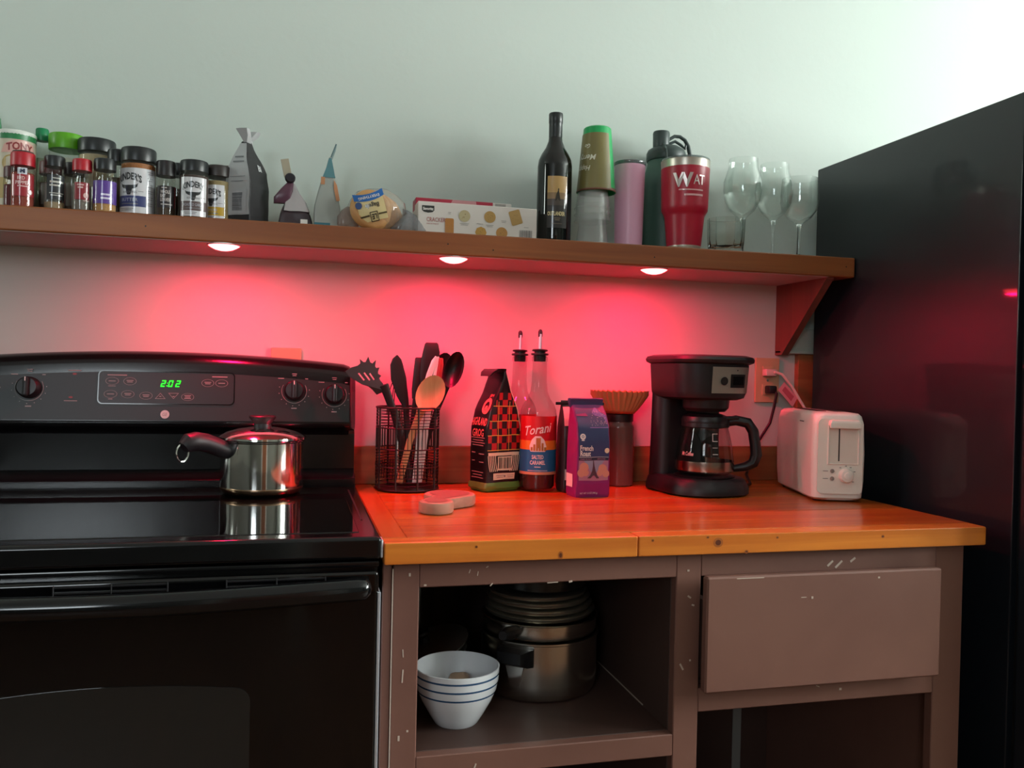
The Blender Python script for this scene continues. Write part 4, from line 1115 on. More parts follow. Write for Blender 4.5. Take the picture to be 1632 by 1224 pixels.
t.part('dial_marks', mapped(join(*[off(bars(0, 0, .004, 1, 0, .0016), .012+.020*math.cos(R(a)), .057+.020*math.sin(R(a))) for a in (125, 90, 60, 25, -40)]), wallmap(-0.1453)), m_print, ep, smooth=0)
t.part('brand_print', mapped(join(bars(.0, .166, .030, 1, 0, .0022)), lambda u, v: (-.0552, -.058-u, v)), mat('dark_brand_print', '#5b5148', .5), tb, smooth=0)
m_cord = mat('white_cord', '#d8c4bc', .45)
single('extension_lead', tube([(1.031, -.004, 1.186), (1.036, -.026, 1.188), (1.052, -.030, 1.183), (1.075, -.034, 1.156), (1.098, -.040, 1.118), (1.112, -.043, 1.096), (1.108, -.050, 1.03), (1.085, -.070, .97), (1.055, -.085, CZ+.030)], .0036, 8), m_cord, 'pale cord with a paper tag running from the outlet to the toaster', 'cord')
single('power_plug', gbox(1.012, 1.044, -.022, .0, 1.178, 1.196, .004), m_cord, 'pale plug in the upper socket of the wall outlet', 'plug')
tg = Thing('warning_tag', (1.075, -.040, 1.14), 'white paper tag tinted pink for the red lamplight, hanging from the toaster cord', 'tag')
P4 = [(-.026, .018), (-.010, .034), (.020, -.004), (.006, -.030)]
g = curve2d([[(-.038, .004), (-.022, .024), (.017, -.014), (.003, -.038)]], .0006)
tg.part('card', ([Vector((v.x, .002+v.z, v.y-.0)) for v in g[0]], g[1]), mat('red_lit_tag', '#e0909a', .6))  # white card with the red lamplight put into its colour
g = curve2d([[(-.028, .003), (-.020, .013), (.006, -.012), (-.002, -.024)]])
tg.part('print', ([Vector((v.x, .0012, v.y)) for v in g[0]], g[1]), mat('tag_print', '#c05566', .6))

# ------------------------------------------------------------------ bowl and pots inside the cabinet
SZ = .5787
t = Thing('striped_bowl', (.1425, -.522, SZ), 'white bowl with three thin blue stripes on the cabinet shelf', 'bowl')
bw = [(0, .0), (.035, .0), (.038, .003), (.046, .016), (.060, .041), (.067, .058), (.0705, .075), (.0715, .091), (.0720, .096), (.0700, .0965), (.068, .088), (.064, .062), (.053, .036), (.036, .014), (0, .010)]
b = t.part('bowl_body', lathe(bw, 56, cap=False), mat('white_glaze', '#e3e6ea', .12))
def br_at(z):
    for (r0, z0), (r1, z1) in zip(bw[:8], bw[1:9]):
        if z0 <= z <= z1: return r0+(r1-r0)*(z-z0)/(z1-z0)
for z in (.086, .072, .057):
    t.part('blue_stripe', lathe([(br_at(z-.0016)+.0004, z-.0016), (br_at(z+.0016)+.0004, z+.0016)], 56, cap=False), mat('blue_glaze', '#2f5276', .15), b)
single('food_lump', wob(lathe([(0, .612), (.012, .613), (.020, .620), (.022, .632), (.016, .646), (.007, .650), (0, .651)], 20, .152, -.494), .002, 60, 3), mat('tan_food', '#b79a80', .6), 'small tan lump lying inside the striped bowl', 'food')
PX, PY = .328, -.378
t = Thing('stock_pot', (PX, PY, SZ), 'large steel stock pot with black side handle at the bottom of the stack', 'pot', 'stacked pots in the cabinet')
t.part('pot_body', lathe([(0, 0), (.095, 0), (.104, .004), (.109, .014), (.110, .030), (.110, .104), (.113, .106), (.113, .109), (.108, .109), (.108, .02), (0, .018)], 56, cap=False), m_dullsteel)
a0 = R(-38)
hq2 = lambda s, z, w: Vector((s*math.sin(a0)+w*math.cos(a0), -s*math.cos(a0)+w*math.sin(a0), z))
t.part('side_handle', loft([[hq2(.108, .068, -.034), hq2(.108, .068, .034), hq2(.108, .100, .034), hq2(.108, .100, -.034)], [hq2(.128, .072, -.030), hq2(.128, .072, .030), hq2(.128, .101, .030), hq2(.128, .101, -.030)], [hq2(.142, .080, -.022), hq2(.142, .080, .022), hq2(.142, .099, .022), hq2(.142, .099, -.022)]]), m_blackplastic)
t.part('handle_bracket', loft([[hq2(.1095, .030, -.008), hq2(.1095, .030, .008), hq2(.1095, .070, .018), hq2(.1095, .070, -.018)], [hq2(.113, .030, -.008), hq2(.113, .030, .008), hq2(.116, .070, .018), hq2(.116, .070, -.018)]]), m_steel)
z = SZ+.1095
t = Thing('saute_pan', (PX, PY, z), 'shallow steel pan resting on top of the stock pot', 'pan', 'stacked pots in the cabinet')
t.part('pan_body', lathe([(0, 0), (.098, .0), (.106, .003), (.108, .008), (.108, .028), (.111, .030), (.108, .031), (.106, .01), (0, .008)], 56, cap=False), m_dullsteel)
t.part('pan_handle', tube([hq2(.104, .020, 0), hq2(.125, .022, 0), hq2(.15, .026, 0), hq2(.17, .028, 0)], [.010, .012, .012, .008], 10), m_blackplastic)
z += .0312
for k in range(4):
    rr_ = .104-.003*k
    t = Thing('pan_lid', (PX-.002*k, PY, z), ('lowest', 'second', 'third', 'topmost')[k]+' steel rim in the stack of nested pans in the cabinet', 'pan', 'stacked pots in the cabinet')
    t.part('rim', lathe([(.0, .0005), (rr_-.012, .0005), (rr_-.004, .003), (rr_, .0085), (rr_+.001, .0105), (rr_-.002, .0112), (rr_-.012, .0112), (0, .0112)], 56), mat('rim_steel', '#cfc8b8', .25, metal=.92))
    z += .0125
t = Thing('dark_pot', (PX, PY, z), 'dark nonstick pot on top of the nested steel pans', 'pot', 'stacked pots in the cabinet')
t.part('pot_body', lathe([(0, 0), (.080, 0), (.088, .006), (.091, .02), (.092, .060), (.089, .060), (.086, .01), (0, .006)], 48, cap=False), mat('dark_nonstick', '#191919', .25))
t.part('handle', tube([(-.088, 0, .045), (-.125, .01, .05), (-.15, .015, .052)], [.009, .010, .008], 10), m_blackplastic)
# lids leaning behind the bowl and a hanging glass lid knob
for k, lab in enumerate(('steel lid leaning at a slant behind the striped bowl, lower one', 'steel lid leaning at a slant behind the striped bowl, upper one')):
    t = Thing('pot_lid', (.115+.004*k, -.350+.008*k, SZ+.050+.018*k), lab, 'lid', 'lids behind the bowl')
    t.o.rotation_euler = (R(4), R(-20), 0)
    t.part('lid_disc', lathe([(.0, .004), (.078, .0), (.082, .001), (.082, .004), (.060, .010), (.03, .014), (0, .015)], 40), mat('lid_steel', '#b4b0a6', .28, metal=.9))
    if k: t.part('lid_knob', lathe([(0, .015), (.010, .015), (.009, .024), (.016, .032), (.014, .036), (0, .037)], 16), m_blackplastic)
t = Thing('glass_jug', (.128, -.120, SZ), 'dim glass jug standing at the back left of the cabinet shelf', 'jug')
t.part('jug_body', lathe([(0, 0), (.034, 0), (.037, .004), (.038, .13), (.030, .15), (.028, .165), (.026, .165), (.028, .148), (.035, .128), (.034, .008), (0, .006)], 28, cap=False), m_glass)
t.part('jug_handle', tube([(-.02, -.03, .145), (-.024, -.05, .150), (-.02, -.058, .12), (-.018, -.052, .08), (-.018, -.036, .06)], .004, 8), m_glass)
# ------------------------------------------------------------------ jars on the shelf
m_lidblack = mat('black_jar_lid', '#1f2224', .35)
m_lidred = mat('red_jar_lid', '#b01a28', .38)
m_jarglass = glass('jar_glass', '#fafcfa', 1.5)
def ms(h): return mat('contents_'+h, '#'+h, .85, bump=(300, .5, .002))
def mp_(h, r=.45): return mat('print_'+h, '#'+h, r, coat=0.7)
def jar(name, label, cat, x, y, r, h, lid_h, lid_m, fill=None, fill_h=None, lid_r=None, grp='spice jars on the shelf', opaque=None, neck=.92):
    t = Thing(name, (x, y, SHZ), label, cat, grp)
    lr = lid_r or r*.97
    zb = h-lid_h
    prof = [(0, 0), (r*.90, 0), (r*.98, .002), (r, .006), (r, zb-.012), (r*.985, zb-.007), (r*neck, zb-.002), (r*neck, zb)]
    if opaque: t.b = t.part('jar_body', lathe(prof, 36), opaque)
    else:
        t.b = t.part('jar_body', lathe(prof, 36, cap=False), m_jarglass)
        if fill:
            fh = fill_h or zb*.85
            t.part('contents', lathe([(0, .003), (r*.91, .003), (r*.94, .006), (r*.94, fh), (0, fh+.002)], 32), ms(fill))
    t.l = t.part('lid', lathe([(0, zb-.001), (lr, zb-.001), (lr*1.01, zb+.002), (lr*1.01, h-.004), (lr*.97, h-.001), (lr*.9, h), (0, h)], 36), lid_m)
    t.r = r; t.a = face(x, y)
    return t
def wrap(t, nm, g, m, da=0.0, lift=.0005, parent=None, smooth=0):
    return t.part(nm, mapped(g, cyl(0, 0, t.r+lift, t.a+da)), m, parent or t.b, smooth=smooth)
# cajun seasoning can at the far left
t = jar('seasoning_can', 'cream seasoning can with green and white lid and red lettering', 'can', -.672, -.070, .036, .164, .008, mat('white_can_rim', '#d8dcd4', .4), opaque=mat('cream_can', '#c6bda8', .45), lid_r=.0365)
wrap(t, 'green_band', rect(-.10, .10, .145, .156, 40, 1), mp_('1f7a44'), smooth=60)
wrap(t, 'label_field', fillpoly([(-.030, .118), (-.024, .134), (-.010, .142), (.004, .145), (.018, .143), (.032, .138), (.034, .120)]), mp_('d9a79c'), .1, .0008)
wrap(t, 'lettering', off(text('TONY', .014, .048, bold=.03, arch=.004), .004, .128), mp_('8c2428'), .1, .0014)
wrap(t, 'picture', join(disc(-.01, .098, .016, 18), rect(-.03, .03, .03, .07, 8, 1)), mp_('b49a5c'), .05, .0008)
# green capped tall bottle
t = Thing('sauce_bottle', (-.6315, -.045, SHZ), 'slim clear bottle with a dark green cap between the cans', 'bottle', 'spice jars on the shelf')
t.part('bottle_body', lathe([(0, 0), (.022, 0), (.024, .004), (.024, .10), (.016, .128), (.0105, .150), (.0105, .160)], 28, cap=False), m_jarglass)
t.part('contents', lathe([(0, .003), (.021, .003), (.022, .09), (.014, .122), (0, .124)], 24), mat('greenish_sauce', '#8d9a80', .5))
t.part('cap', lathe([(0, .158), (.0115, .158), (.012, .161), (.012, .180), (.0105, .1825), (0, .1825)], 24), mat('dark_green_cap', '#12804f', .4))
# dark green bottle edge at the very left
t = Thing('green_bottle', (-.752, -.045, SHZ), 'large green bottle cut off by the left edge of the photo', 'bottle', 'spice jars on the shelf')
t.part('bottle_body', lathe([(0, 0), (.042, 0), (.046, .006), (.046, .180), (.044, .198), (.035, .205), (.02, .208)], 32), mat('green_plastic', '#2f7a4c', .35))
t.part('cap', lathe([(0, .207), (.021, .207), (.021, .222), (0, .223)], 24), mat('green_plastic_cap', '#2a6a44', .4))
# red pepper jar
t = jar('spice_jar', 'red-capped glass spice jar with a red pepper label, front row', 'jar', -.631, -.168, .0200, .104, .024, m_lidred, '8a3a2c', .066, .0205)
t.part('lid_flap', lathe([(0, .1038), (.0185, .1038), (.0175, .1065), (0, .107)], 28), mat('dark_flap', '#3a3230', .4), t.l)
wrap(t, 'label', rect(-.020, .022, .022, .062, 12, 2), mp_('9a1826'), 0, .0005, None, 60)
wrap(t, 'logo_patch', rect(-.009, .007, .062, .074, 6, 1), mp_('c9cdd6'), 0, .0005, None, 60)
wrap(t, 'logo', off(text('M', .007, .009, bold=.05), -.001, .068), mp_('28324e'), 0, .001)
wrap(t, 'lettering', join(off(text('RED', .0062, .013, bold=.04), -.003, .055), off(text('PEPPER', .0062, .025, bold=.04), 0, .0465), bars(0, .040, .018, 1, 0, .002), disc(.013, .030, .0045, 14)), mp_('d9b0ae'), 0, .001)
# jars of the back rows between them
t = jar('spice_jar', 'dark maroon spice jar wedged behind the red pepper jar', 'jar', -.597, -.118, .0200, .102, .024, mat('maroon_lid', '#5a1c20', .4), '5a4a42', .06)
wrap(t, 'label', rect(-.018, .020, .018, .058, 12, 2), mp_('76706a'), 0, .0005, None, 60)
wrap(t, 'label_edge', rect(.020, .026, .018, .070, 4, 2), mp_('7a1c24'), 0, .0005, None, 60)
t = jar('spice_jar', 'glass spice jar with a wide lime green lid, back row', 'jar', -.583, -.060, .0315, .170, .030, mat('lime_lid', '#5aa518', .35), 'c9cbbd', .12, .0325)
wrap(t, 'label', rect(-.03, .03, .03, .10, 14, 2), mp_('c2c6b6'), 0, .0005, None, 60)
t = jar('spice_jar', 'glass spice jar with black lid and black label, front row', 'jar', -.578, -.165, .0182, .103, .019, m_lidblack, '9a8468', .016, .0178)
wrap(t, 'label', rect(-.016, .018, .020, .066, 12, 2), mp_('24252a'), .1, .0005, None, 60)
wrap(t, 'print', join(bars(.002, .060, .014, 1, 0, .002), bars(.002, .053, .024, 1, 0, .0035), bars(-.001, .0465, .019, 1, 0, .003), bars(.002, .030, .026, 2, .004, .0016)), mp_('b9b7b0'), .1, .001)
t = jar('spice_jar', 'brown glass spice jar with a dark lid tucked behind the small red-capped one', 'jar', -.556, -.116, .0185, .103, .022, mat('dark_brown_lid', '#241c1e', .4), '6a5446', .05)
wrap(t, 'label', rect(-.016, .016, .018, .062, 10, 2), mp_('6d655c'), 0, .0005, None, 60)
wrap(t, 'label_edge', rect(-.022, -.016, .018, .062, 4, 2), mp_('7a1c24'), 0, .0005, None, 60)
t = jar('spice_jar', 'small red-capped spice jar next to the purple labelled jar', 'jar', -.5285, -.174, .0165, .099, .021, m_lidred, '7a7068', .05, .0168)
wrap(t, 'label', rect(-.014, .013, .022, .054, 12, 2), mp_('8c1826'), 0, .0005, None, 60)
wrap(t, 'print', join(bars(-.003, .047, .012, 2, .005, .003), disc(.007, .030, .005, 14), bars(.008, .020, .012, 1, 0, .0016)), mp_('cfa8a4'), 0, .001)
t = jar('spice_jar', 'large glass spice jar with a broad black lid behind the purple jar', 'jar', -.5245, -.075, .0335, .161, .025, m_lidblack, 'b9a888', .128, .0345)
t = jar('spice_jar', 'glass spice jar with purple label and black lid, front row', 'jar', -.4895, -.172, .0205, .103, .020, m_lidblack, 'b98a58', .020, .0195)
wrap(t, 'label', rect(-.026, .027, .017, .060, 14, 2), mp_('5a3a92'), 0, .0005, None, 60)
wrap(t, 'print', join(bars(.002, .034, .017, 1, 0, .0034), bars(.003, .027, .020, 1, 0, .0034), disc(-.018, .024, .002, 8)), mp_('d6cfe6'), 0, .001)
t = jar('spice_jar', 'dark lidded spice jar mostly hidden behind the butter seasoning', 'jar', -.479, -.112, .0190, .136, .024, m_lidblack, '6a5a4c', .08)
# three big white-labelled seasoning jars
bull = [(-.0155, .0070), (-.0125, .0042), (-.006, .0034), (.006, .0034), (.0125, .0042), (.0155, .0070), (.0140, .0005), (.009, -.0026), (.0058, -.0028), (.0048, -.007), (.0030, -.0130), (-.0030, -.0130), (-.0048, -.007), (-.0058, -.0028), (-.009, -.0026), (-.0140, .0005)]
def big_label(t, lw, z0, z1, band, bandtext, da, k=1.0, extra=False):
    H = z1-z0
    wrap(t, 'label', rect(-lw/2, lw/2, z0, z1, 20, 2), mp_('d4d4d8'), da, .0005, None, 60)
    wrap(t, 'brand_lettering', off(text("KINDER'S", .0115*k, .0425*k, bold=.03, arch=.006*k), -.001, z1-.020*k), mp_('26282c'), da, .001)
    wrap(t, 'bull_emblem', off(fillpoly([(p[0]*k, p[1]*k) for p in bull], 40), -.001, z1-.033*k), mp_('1e2024'), da, .001)
    wrap(t, 'label_band', rect(-lw/2, lw/2, z0+.14*H, z0+.38*H, 20, 1), mp_(band), da, .0009, None, 60)
    wrap(t, 'band_lettering', off(text(bandtext, .0055*k, min(lw*.72, .008*k*len(bandtext)*.6)), 0, z0+.29*H), mp_('b9bcc8'), da, .0014)
    wrap(t, 'small_print', join(off(text('SEASONING', .0035*k, .026*k, bold=.01), 0, z0+.46*H), bars(.019*k, z1-.040*k, .010, 1, 0, .0007), bars(-.006, z0+.075*H, .026*k, 2, .003, .001), bars(0, z0+.20*H, .03*k, 1, 0, .0016)), mp_('77767a'), da, .0013)
    if extra:
        wrap(t, 'side_panel', rect(lw/2, lw/2+.022, z0, z1, 8, 2), mp_('bcbec4'), da, .0005, None, 60)
        wrap(t, 'side_print', join(*[bars(lw/2+.009, z1-.008-.012*q, .013, 2, .004, .0013) for q in range(6)]), mp_('85868c'), da, .001)
t = jar('seasoning_jar', 'largest white-labelled seasoning jar, with a blue band and black lid', 'jar', -.4355, -.142, .0325, .1345, .026, m_lidblack, 'a86a3c', .102, .0318)
big_label(t, .062, .006, .092, '343c72', 'BUTTER', -.50, 1.12, True)
t = jar('spice_jar', 'dark spice jar with a bay leaves label between the seasoning jars', 'jar', -.3835, -.156, .0185, .1115, .028, mat('brownish_black_lid', '#231e20', .4), '4f3f34', .06, .0182)
wrap(t, 'label', rect(-.017, .018, .020, .062, 12, 2), mp_('2e2628'), .0, .0005, None, 60)
wrap(t, 'lettering', join(off(text('WHOLE', .0062, .018, bold=.03), -.001, .050), off(text('BAY', .0062, .010, bold=.03), -.005, .0425), off(text('LEAVES', .0062, .018, bold=.03), -.001, .035), bars(-.003, .058, .010, 1, 0, .0018), bars(.002, .026, .022, 1, 0, .0016)), mp_('cfc6c2'), .0, .001)
wrap(t, 'label_edge', rect(.018, .0225, .020, .062, 4, 2), mp_('8c2030'), .0, .0005, None, 60)
t = jar('spice_jar', 'dark lidded spice jar showing only its lid behind the seasoning jars', 'jar', -.368, -.095, .0180, .122, .024, m_lidblack, '5a4a40', .07)
t = jar('seasoning_jar', 'white-labelled seasoning jar with a brown band and black lid', 'jar', -.3315, -.158, .0282, .1155, .021, m_lidblack, '4a3a36', .085, .0262)
big_label(t, .053, .005, .080, '5e4c4c', 'ROASTED GARLIC', -.03, .98)
t = jar('seasoning_jar', 'white-labelled seasoning jar with a yellow band, half behind another', 'jar', -.2905, -.122, .0260, .117, .021, mat('brown_black_lid', '#332c2a', .4), 'a08c64', .085, .0248)
big_label(t, .050, .005, .076, 'c09a22', 'LEMON', -.45, .92)
t = jar('spice_jar', 'brown lidded jar at the rear beside the grey coffee bag', 'jar', -.280, -.058, .0190, .132, .020, mat('brown_lid', '#5a4a3a', .45), '6a2430', .10)
t = jar('spice_jar', 'dark red jar low in the back row behind the red pepper jar', 'jar', -.655, -.128, .020, .085, .02, mat('dark_red_lid', '#4a1018', .4), '5a1820', .05)

# ------------------------------------------------------------------ bags on the shelf
m_greybag = mat('grey_foil_bag', '#b4b6b8', .35, bump=(60, .3, .002))
m_blackbag = mat('black_matte_bag', '#232124', .5, bump=(40, .15, .003))
S4 = [(0, .034, .026, 0, 0), (.006, .036, .028, 0, 0), (.08, .036, .028, 0, 0), (.115, .034, .024, 0, 0), (.140, .026, .016, -.003, 0), (.160, .014, .010, -.006, 0), (.172, .010, .007, -.006, 0)]
t = Thing('coffee_bag', (-.2335, -.112, SHZ), 'black coffee bag with grey barcode side standing beside the spice jars', 'bag', rz=R(60))
bag = t.part('bag_body', bag_geo(S4, .003, .0016, 7), m_blackbag)
lm4 = lambda l: bag_map(S4, 'left', l, .0016, 7)
fm4 = lambda l: bag_map(S4, 'front', l, .0016, 7)
hd4 = lambda z: sec_at(S4, z)[2]-.0005
t.part('grey_side', mapped(grid(lambda a, b: ((-1+2*a)*hd4(.02+.148*b), .02+.148*b, 0), 6, 24), lm4(.0009)), m_greybag, bag)
t.part('barcode_label', mapped(rect(-.022, .022, .022, .070, 5, 6), lm4(.0018)), mp_('b4b6ba'), bag)
bc = []
random.seed(8)
v = .028
while v < .062:
    w_ = random.choice((.0008, .0014, .002)); bc.append(rect(-.010, .012, v, v+w_, 3, 1)); v += w_+random.choice((.0008, .0012))
t.part('barcode', mapped(join(*bc), lm4(.0023)), mp_('55575c'), bag)
t.part('lettering', mapped(off(text('BI', .012, .012, bold=.03), .004, .120), fm4(.0014)), mp_('c9cacc'), bag, smooth=0)
t.part('side_print', mapped(join(bars(.0, .138, .020, 1, 0, .003), bars(.0, .128, .026, 1, 0, .003), bars(0, .092, .034, 2, .01, .001)), lm4(.0018)), mp_('6f7276'), bag)
t.part('folded_top', wob(join(loft([rrect(.011, .007, .002, .166, -.006, 0, 2, 6), rrect(.008, .005, .002, .176, -.002, -.002, 2, 6), rrect(.010, .009, .001, .186, .006, -.004, 2, 6), rrect(.008, .014, .001, .1950, .010, -.004, 2, 6)]), loft([rrect(.008, .004, .002, .170, -.010, -.004, 2, 6), rrect(.007, .009, .001, .182, -.017, -.004, 2, 6), rrect(.006, .013, .001, .1945, -.024, -.002, 2, 6)])), .0014, 60, 2), m_greybag, bag)
# small gathered bag with a clip and card
m_plum = mat('plum_foil', '#5a3848', .28)
m_silver = mat('silver_plastic', '#b9b4b6', .25, metal=.3)
t = Thing('snack_bag', (-.138, -.115, SHZ), 'gathered silver and plum snack bag twisted shut at the top', 'bag')
S5 = [(0, .034, .018, 0, 0), (.004, .036, .022, 0, 0), (.03, .030, .020, 0, 0), (.055, .018, .014, -.003, 0), (.080, .007, .006, -.008, 0), (.098, .005, .005, -.010, 0)]
bag = t.part('bag_body', bag_geo(S5, .006, .0025, 11), mat('dark_plum_bag', '#3a2c32', .35))
t.part('silver_sheet', wob(loft([rrect(.026, .020, .004, .036, .002, -.002, 2, 5), rrect(.021, .017, .004, .055, .0, -.002, 2, 5), rrect(.012, .010, .003, .075, -.005, -.002, 2, 5), rrect(.006, .006, .002, .094, -.009, -.001, 2, 5)]), .0018, 60, 3), m_silver, bag)
t.part('plum_fold', wob(loft([rrect(.012, .005, .003, .052, -.032, -.012, 2, 5), rrect(.016, .007, .004, .064, -.027, -.014, 2, 5), rrect(.012, .007, .004, .082, -.018, -.012, 2, 5), rrect(.007, .005, .003, .094, -.012, -.008, 2, 5)]), .0018, 60, 5), m_plum, bag)
t.part('tie', xf(lathe([(0, -.004), (.009, -.004), (.0105, -.002), (.0105, .003), (.0085, .005), (0, .004)], 20), (-.012, -.012, .104), (R(80), R(12), 0)), mat('black_tie', '#1a1620', .35), bag)
t.part('tag_label', gbox(.010, .024, -.0235, -.0215, .006, .020), m_lab_white, bag)
t.part('card', xf(gbox(-.008, .008, -.001, .001, 0, .038, .0005, 1), (-.016, -.004, .108), (R(-4), R(-12), 0)), mat('tan_card', '#b0a690', .6), bag)
# teal bag of snacks standing edge-on
t = Thing('snack_bag', (-.075, -.115, SHZ), 'teal and white snack pouch standing edge-on by the bagels', 'bag')
S6 = [(0, .026, .030, 0, 0), (.006, .027, .032, 0, 0), (.05, .026, .031, 0, 0), (.095, .017, .030, .002, 0), (.130, .007, .029, .003, 0), (.150, .0025, .028, .004, 0)]
bag = t.part('bag_body', bag_geo(S6, .004, .0016, 13), mat('pale_pouch', '#999e98', .35))
f6 = lambda l: bag_map(S6, 'front', l, .0016, 13)
hw6 = lambda z: sec_at(S6, z)[1]-.0005
t.part('teal_top', mapped(grid(lambda a, b: ((-1+2*a)*hw6(.108+.04*b), .108+.04*b, 0), 4, 8), f6(.001)), mat('teal_print', '#4f7f86', .4), bag)
t.part('teal_foot', mapped(rect(-.025, .006, .002, .014, 6, 2), f6(.0012)), mat('deep_teal_print', '#2f6a78', .4), bag)
t.part('orange_corner', mapped(join(rect(-.016, -.008, .092, .108, 2, 3), curve2d([[(.010, .104), (.016, .092), (.025, .062), (.018, .060), (.010, .085)]])), f6(.0014)), mat('orange_print', '#b98058', .45), bag)
t.part('top_seal', xf(gbox(-.0014, .0014, -.028, .028, 0, .034, .0006, 1), (.004, 0, .146), (0, R(20), 0)), mat('teal_seal', '#4f6a6c', .4), bag)

# ------------------------------------------------------------------ bagels in a clear bag
m_bagel = mat('bagel_crust', '#c99a62', .6, vary=('#a86c38', 14, (1, 1, 1), .35, .7), bump=(120, .4, .002))
m_film = glass('clear_film', '#fafaf8', 1.6, .10, .10, '#ffffff')
def torus(R0, r0, n=28, m=14, sq=.8):
    V, F = [], []
    for i in range(n):
        a = 2*math.pi*i/n
        for j in range(m):
            b = 2*math.pi*j/m
            q = R0+r0*math.cos(b)
            V.append(Vector((q*math.cos(a), q*math.sin(a), r0*sq*math.sin(b))))
    for i in range(n):
        for j in range(m):
            F.append([i*m+j, ((i+1) % n)*m+j, ((i+1) % n)*m+(j+1) % m, i*m+(j+1) % m])
    return (V, F)
for k, (x, y, z, rx, rz, lab) in enumerate(((.012, -.160, .0445, 78, 8, 'front bagel behind the blue label in the clear bag'), (.032, -.128, .0465, 76, 24, 'middle bagel in the clear bag on the shelf'), (.048, -.092, .0465, 78, 30, 'rearmost bagel at the right of the clear bag'))):
    g = wob(xf(torus(.026, .0175), (x, y, SHZ+z), (R(rx), 0, R(rz))), .0012, 60, k+1)
    single('bagel', g, m_bagel, lab, 'bagel', 'bagels in the clear bag')
t = Thing('bagel_bag', (.02, -.125, SHZ), 'clear plastic bagel bag with upside-down cream and blue label', 'bag')
sph = []
for j in range(9):
    ph = math.pi*j/8
    sph.append([Vector((.008+.062*math.sin(ph)*math.cos(a)+.0, .060*math.sin(ph)*math.sin(a), .0485-.0475*math.cos(ph))) for a in [2*math.pi*k/28 for k in range(28)]])
bag = t.part('film', wob(loft(sph, cap=False), .0035, 30, 9), m_film)
tail = [rrect(.020, .016, .008, .0, 0, 0, 3, 3), rrect(.012, .010, .005, .02, 0, 0, 3, 3), rrect(.020, .014, .006, .045, 0, 0, 3, 3)]
t.part('bag_tail', wob(xf(loft([[Vector(p) for p in r_] for r_ in tail], cap=False), (.062, -.01, .022), (0, R(80), 0)), .004, 50, 2), m_film, bag)
th = R(196)
def labmap(lift):
    # sheet on the bag's front, turned nearly upside down
    def fn(u, v):
        u *= 1.02; v *= 1.12
        x = u*math.cos(th)-v*math.sin(th); z = u*math.sin(th)+v*math.cos(th)
        X = -.008+x
        Z = .043+z
        yy = -.060*math.sqrt(max(.1, 1-((X-.008)/.085)**2-((Z-.0485)/.075)**2))-.004-lift
        return (X, yy, Z)
    return fn
t.part('label', mapped(rect(-.027, .027, -.020, .022, 12, 10), labmap(0)), mat('cream_bag_label', '#d9c690', .45), bag, smooth=60)
t.part('label_band', mapped(grid(lambda a, b: (-.030+.060*a, -.030+.013*b-.006*(2*a-1)**2+.003, 0), 14, 3), labmap(.0008)), mat('blue_band', '#1f64ae', .4), bag, smooth=60)
t.part('band_lettering', mapped(off(text('EVERYTHING', .005, .042, bold=.02), 0, -.0215), labmap(.0016)), m_lab_white, bag, smooth=0)
t.part('title_lettering', mapped(off(text('Bagels', .008, .028, shear=.1, bold=.02), -.002, -.006), labmap(.001)), mp_('2c2a20'), bag, smooth=0)
t.part('label_rule', mapped(join(rect(-.027, -.010, .0105, .0135, 4, 1), rect(.008, .027, .0105, .0135, 4, 1)), labmap(.001)), mp_('4a3a1c'), bag, smooth=0)
t.part('monogram', mapped(join(curve2d([rr2(-.009, .007, .006, .024, .001), rr2(-.0075, .0055, .0075, .0225, .001)]), off(text('LE', .009, .010, bold=.03), -.001, .015)), labmap(.0012)), mp_('3a2c18'), bag, smooth=0)
t.part('round_badge', mapped(disc(.024, -.010, .0065, 16), labmap(.0012)), mp_('2c4a82'), bag, smooth=0)
# clear roll and crumpled film either side
t = Thing('plastic_bag', (-.034, -.135, SHZ), 'crumpled clear plastic bag between the teal pouch and bagels', 'bag')
t.part('film', wob(loft([rrect(.018, .020, .010, .001, 0, 0, 3, 3), rrect(.023, .024, .012, .012, 0, 0, 3, 3), rrect(.021, .022, .012, .030, 0, 0, 3, 3), rrect(.013, .014, .008, .044, 0, 0, 3, 3), rrect(.004, .004, .002, .050, 0, 0, 3, 3)]), .004, 55, 4), glass('film_pinkish', '#d8ccc6', 1.5, .15, .35, '#b9a39c'))
t = Thing('plastic_bag', (.0905, -.148, SHZ), 'crumpled grey plastic bag tail beside the cracker box', 'bag')
t.part('film', wob(loft([rrect(.034, .014, .010, .001, 0, 0, 3, 4), rrect(.037, .017, .012, .010, .001, 0, 3, 4), rrect(.026, .014, .010, .026, .006, 0, 3, 4), rrect(.014, .010, .006, .042, .004, 0, 3, 4), rrect(.005, .004, .002, .052, -.006, 0, 3, 4)]), .006, 60, 8), glass('film_grey', '#d4d6d8', 1.5, .15, .30, '#b4b4b8'))

